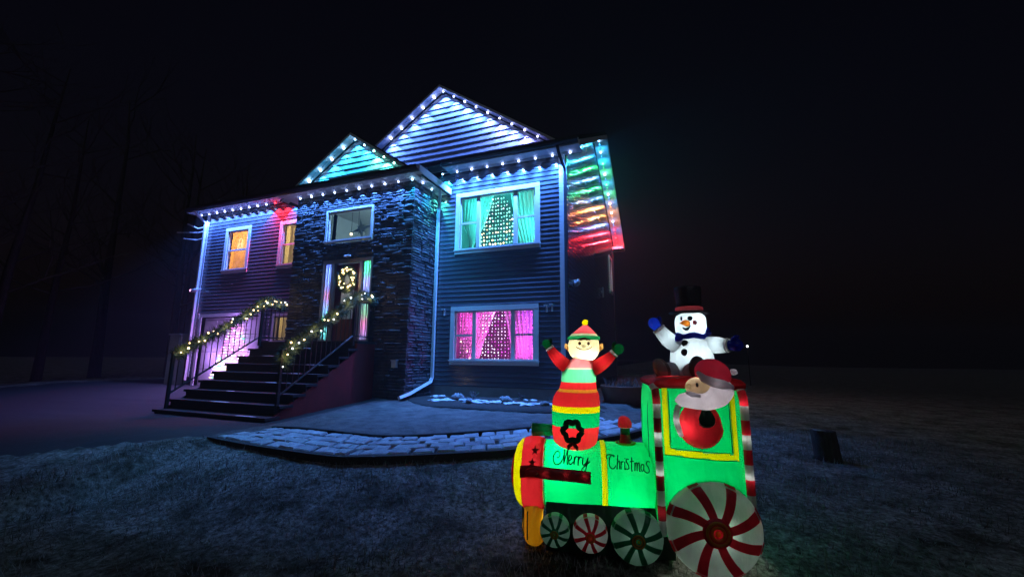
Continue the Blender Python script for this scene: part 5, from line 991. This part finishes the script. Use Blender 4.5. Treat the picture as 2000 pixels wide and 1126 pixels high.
for k, (x, y, lab) in enumerate(((-1.72, -0.9, 'dead brown perennial between rocks in the mulch bed'), (-0.75, -0.75, 'dead brown perennial right of the pale rock'), (-0.05, -0.85, 'dead brown perennial at right end of the mulch bed'))):
    pl_ = thing('dead_plant', (x, y, bed_z(x, y)), lab, 'plant', 'dead plants in the bed'); st_ = MB(); lv = MB()
    for q in range(26):
        a_ = rnd.uniform(0, 6.28); t_ = Vector((x, y, bed_z(x, y) - 0.01)); e_ = t_ + Vector((math.cos(a_) * rnd.uniform(0.03, 0.14), math.sin(a_) * rnd.uniform(0.03, 0.1), rnd.uniform(0.06, 0.2))); st_.tube([t_, t_.lerp(e_, 0.5) + Vector((0, 0, 0.03)), e_], [0.005, 0.004, 0.002], 4)
        for _ in range(3): p = t_.lerp(e_, rnd.uniform(0.4, 1)); d_ = Vector((rnd.uniform(-1, 1), rnd.uniform(-1, 1), rnd.uniform(-.5, .6))) * 0.03; n_ = d_.orthogonal().normalized() * 0.008; lv.add([p - n_, p + n_, p + d_], [(0, 1, 2)])
    st_.build('stems', [M_ROCK], pl_); lv.build('leaves', [M_MULCH], pl_)
# planter and low shrub mass by the side of the house
pl = thing('planter', (1.15, 0.4, -0.05), 'low round planter with bare twigs at side of house', 'planter')
pm = MB(); pm.rings([[(1.15 + r_ * math.cos(k * 6.283 / 24), 0.4 + r_ * math.sin(k * 6.283 / 24), z) for k in range(24)] for z, r_ in ((-0.1, 0.4), (0.15, 0.46), (0.3, 0.5), (0.32, 0.5), (0.32, 0.45), (0.2, 0.42))]); pm.build('pot', [M_TERRA], pl, smooth=True)
tw = MB(); rnd = random.Random(77)
for k in range(120):
    a_, q = rnd.uniform(0, 6.28), rnd.random() ** 0.5 * 0.42; p = Vector((1.15 + q * math.cos(a_), 0.4 + q * math.sin(a_), 0.25)); d_ = Vector((rnd.uniform(-.5, .5), rnd.uniform(-.5, .5), rnd.uniform(.3, 1))) * 0.25; tw.tube([p, p + d_], [0.008, 0.003], 4)
tw.build('twigs', [M_ROCK], pl)
# pale utility cabinet beyond the stairs
cb_ = thing('utility_cabinet', (-13.1, 0.3, -0.1), 'pale metal utility cabinet standing left of the house', 'cabinet')
c = MB(); c.box(-13.4, -12.85, 0.05, 0.55, -0.1, 1.52); c.build('body', [M_BEIGE], cb_); c = MB(); c.box(-13.36, -12.89, 0.03, 0.049, 0.05, 1.46); c.build('door', [M_BEIGE], cb_); c = MB(); c.box(-13.43, -12.82, 0.0, 0.6, 1.521, 1.56); c.build('lid', [M_BEIGE], cb_)
# security camera, hooks, cables, vents, outlet
sc_ = thing('security_camera', (-12.08, -0.03, 2.95), 'small security camera with pink glowing light on left house corner', 'camera')
c = MB(); c.tube([(-12.05, -0.03, 2.98), (-12.05, -0.16, 2.98)], 0.02, 8); c.build('bracket', [M_PLASTIC], sc_); c = MB(); c.tube([(-12.0, -0.16, 2.95), (-12.22, -0.2, 2.9)], 0.05, 12); c.build('body', [M_PLASTIC], sc_, smooth=True); c = MB(); c.ball((-12.25, -0.21, 2.92), 0.035, 10, 8); c.build('lens_light', [emit('camera_glow', (1, 0.35, 0.75), 6)], sc_, smooth=True)
for k, (x, z, lab) in enumerate(((-3.0, 1.95, 'small white bracket on siding left of pink window'), (-0.42, 1.96, 'small white bracket on siding right of pink window'), (-0.3, 1.97, 'second small bracket near corner board right of pink window'), (-11.98, 2.1, 'small white bracket above the garage door corner'))):
    h = thing('wall_bracket', (x, -0.02, z), lab, 'bracket', 'small brackets on the siding'); c = MB(); c.box(x - 0.05, x + 0.03, -0.07, -0.02, z + 0.05, z + 0.075); c.build('arm', [M_PLASTIC], h); c = MB(); c.box(x - 0.005, x + 0.03, -0.045, -0.019, z - 0.09, z + 0.049); c.build('plate', [M_PLASTIC], h)
cbl = thing('service_cable', (-12.25, 0.1, 5.0), 'service cables fixed to the upper left corner of the house', 'cable')
for k, (z0, z1, x1) in enumerate(((5.15, 5.22, -12.9), (4.75, 4.72, -13.0), (5.0, 4.98, -13.4))): c = MB(); c.tube([(-12.2, 0.05, z0), (-12.5, -0.1, z0 - 0.1), (x1, -0.2, z1)], 0.018, 6); c.build('cable', [M_PLASTIC], cbl)
v = thing('dryer_vent', (0.02, 0.93, 2.66), 'round white vent hood on side wall near the corner', 'vent'); c = MB(); c.tube([(0.015, 0.95, 2.66), (0.09, 0.95, 2.66)], [0.09, 0.08], 14); c.build('collar', [M_PLASTIC], v); c = MB(); c.ball((0.1, 0.95, 2.68), (0.05, 0.1, 0.08), 12, 8); c.build('hood', [M_PLASTIC], v, smooth=True)
v = thing('hose_tap', (0.02, 5.2, 3.05), 'small white cross shaped fitting on side wall', 'tap'); c = MB(); c.box(0.015, 0.05, 5.0, 5.4, 3.04, 3.1); c.build('handle', [M_PLASTIC], v); c = MB(); c.tube([(0.06, 5.2, 2.9), (0.06, 5.2, 3.25)], 0.03, 8); c.build('pipe', [M_PLASTIC], v)
v = thing('outdoor_outlet', (-3.55, BY - 0.06, 0.72), 'small white outlet box low on the stone bay', 'outlet'); c = MB(); c.box(-3.61, -3.49, BY - 0.12, BY - 0.05, 0.64, 0.78); c.build('box', [M_PLASTIC], v); c = MB(); c.box(-3.625, -3.475, BY - 0.13, BY - 0.05, 0.781, 0.805); c.build('cover', [M_PLASTIC], v)
v = thing('porch_light', (-5.08, BY - 0.06, 3.27), 'small unlit porch light above the front door', 'lamp'); c = MB(); c.rings([[(-5.08 + r_ * math.cos(k * 6.283 / 18), BY - 0.09 + 0.5 * r_ * math.sin(k * 6.283 / 18), z) for k in range(18)] for z, r_ in ((3.235, 0.09), (3.25, 0.11), (3.275, 0.1), (3.285, 0.03))]); c.build('shade', [M_PLASTIC], v, smooth=True)
# tree stump on the right lawn
su, sv = 3.9, -2.05; gz_ = ground_z(su, sv); stp = thing('tree_stump', (su, sv, gz_), 'dark tree stump on the right lawn beyond the train', 'stump'); rnd = random.Random(15)
c = MB(); jit = [1 + rnd.uniform(-0.1, 0.1) for _ in range(20)]; c.rings([[(su + dx + r_ * jit[k] * math.cos(k * 6.283 / 20), sv + r_ * jit[k] * math.sin(k * 6.283 / 20), gz_ + z) for k in range(20)] for z, r_, dx in ((-0.05, 0.15, 0.02), (0.05, 0.135, 0.015), (0.2, 0.13, 0.005), (0.36, 0.128, -0.01), (0.37, 0.12, -0.01))]); c.build('trunk', [M_BARK], stp, smooth=True)
c = MB(); c.tube([(su - 0.14, sv - 0.08, gz_ + 0.385), (su - 0.06, sv - 0.1, gz_ + 0.378), (su - 0.01, sv - 0.1, gz_ + 0.376)], [0.004, 0.012, 0.004], 6); c.build('snow_cap', [M_SNOW], stp, smooth=True)
# distant yard lamp
yl = thing('yard_lamp', (7.1, 24.0, -0.8), 'tiny lit yard lamp far off beyond the snowman', 'lamp'); c = MB(); c.tube([(7.1, 24, -0.9), (7.1, 24, 1.7)], 0.022, 8); c.build('post', [M_IRON], yl); c = MB(); c.ball((7.1, 24, 1.78), 0.07, 10, 8); c.build('globe', [emit('yard_lamp_glow', (0.9, 0.95, 1), 4)], yl, smooth=True)
lamp('yard_light', 'POINT', (7.1, 23.8, 1.78), 2, (0.8, 0.9, 1), yl, 0.05)
# fallen twigs on the right lawn
for k, (x, y) in enumerate(((3.2, -2.6), (3.4, -3.0), (3.0, -3.4))):
    z = ground_z(x, y) + 0.03; c = MB(); c.tube([(x - 0.15, y + 0.05, z), (x, y, z + 0.02), (x + 0.14, y - 0.12, z - 0.01)], [0.003, 0.006, 0.003], 5); tag(c.build('twig', [M_ROCK]), ('pale twig on lawn nearest the stump', 'pale twig in the middle of right lawn', 'pale twig on lawn nearest the train cab')[k], 'twig', 'fallen twigs on the lawn')

# bare trees beyond the drive and the far lawn
def tree(c, h, r, seed, label):
    t_ = thing('bare_tree', c, label, 'tree', 'bare trees round the plot'); rnd = random.Random(seed); base_ = Vector(c); lean = Vector((rnd.uniform(-.05, .05), rnd.uniform(-.05, .05), 1))
    pts2 = [base_ + lean * h * q + Vector((rnd.uniform(-.1, .1), rnd.uniform(-.1, .1), 0)) * q for q in (0, 0.15, 0.35, 0.6, 0.85, 1)]
    tm = MB(); tm.tube(pts2, [r * 1.25, r, r * 0.8, r * 0.55, r * 0.3, r * 0.1], 9); tm.build('trunk', [M_BARK], t_, smooth=True)
    br_ = MB()
    def limb(p, d, l, rr_, lev):
        q = [p]; dd = d.copy()
        for i in range(3): dd = (dd + Vector((rnd.uniform(-.25, .25), rnd.uniform(-.25, .25), rnd.uniform(-.05, .25)))).normalized(); q.append(q[-1] + dd * l / 3)
        br_.tube(q, [rr_, rr_ * 0.75, rr_ * 0.5, rr_ * 0.2], 4 if lev else 5, cap=False)
        if lev < 2:
            for i in range(4): b0 = q[rnd.choice((1, 2, 3))]; limb(b0, (dd + Vector((rnd.uniform(-1, 1), rnd.uniform(-1, 1), rnd.uniform(-.2, .6)))).normalized(), l * 0.55, rr_ * 0.45, lev + 1)
    for k in range(13):
        q = rnd.uniform(0.25, 0.97); a_ = rnd.uniform(0, 6.28); i = min(4, int(q * 5)); p = base_ + lean * h * q
        limb(p, Vector((math.cos(a_), math.sin(a_), rnd.uniform(0.2, 0.8))).normalized(), h * 0.3 * (1.1 - q * 0.6), r * 0.35 * (1.1 - q * 0.7), 0)
    br_.build('crown', [M_TWIG], t_)
TREES = [(-17.5, 2.5, 11, .15, 'slim bare tree beyond the drive, nearest the house'), (-19.5, 1.0, 12, .17, 'bare tree beyond the drive, second from the house'), (-20.5, 4.5, 12, .15, 'bare tree behind the second one beyond the drive'), (-18.5, -1.0, 10, .12, 'slim bare tree beyond the drive, third from the house'), (-17.6, -2.6, 11, .14, 'bare tree at the far edge of drive, leaning a little'),
         (-17.0, -3.6, 10, .11, 'thin bare tree by the drive, next to leftmost'), (-16.4, -4.6, 11, .15, 'leftmost bare tree by the dark drive'), (-22, 8, 13, .18, 'tall bare tree deep behind the utility cabinet'), (-19, 12, 13, .18, 'bare tree behind the left rear of the house')]
for k, (x, y, h, r_, lab) in enumerate(TREES): tree((x, y, ground_z(x, y) - 0.1), h, r_, 100 + k, lab)
# thin haze added to give the lights their bloom
hz = MB(); hz.box(-175, 175, -16, 236, -4.0, 14.8)
hm, nt, out, tc = base('glow_haze'); v = nt.nodes.new('ShaderNodeVolumePrincipled'); v.inputs['Density'].default_value = 0.0028; v.inputs['Color'].default_value = (0.8, 0.85, 1, 1); v.inputs['Anisotropy'].default_value = 0.45
nt.links.new(v.outputs[0], out.inputs['Volume']); tag(hz.build('haze', [hm]), kind='stuff')
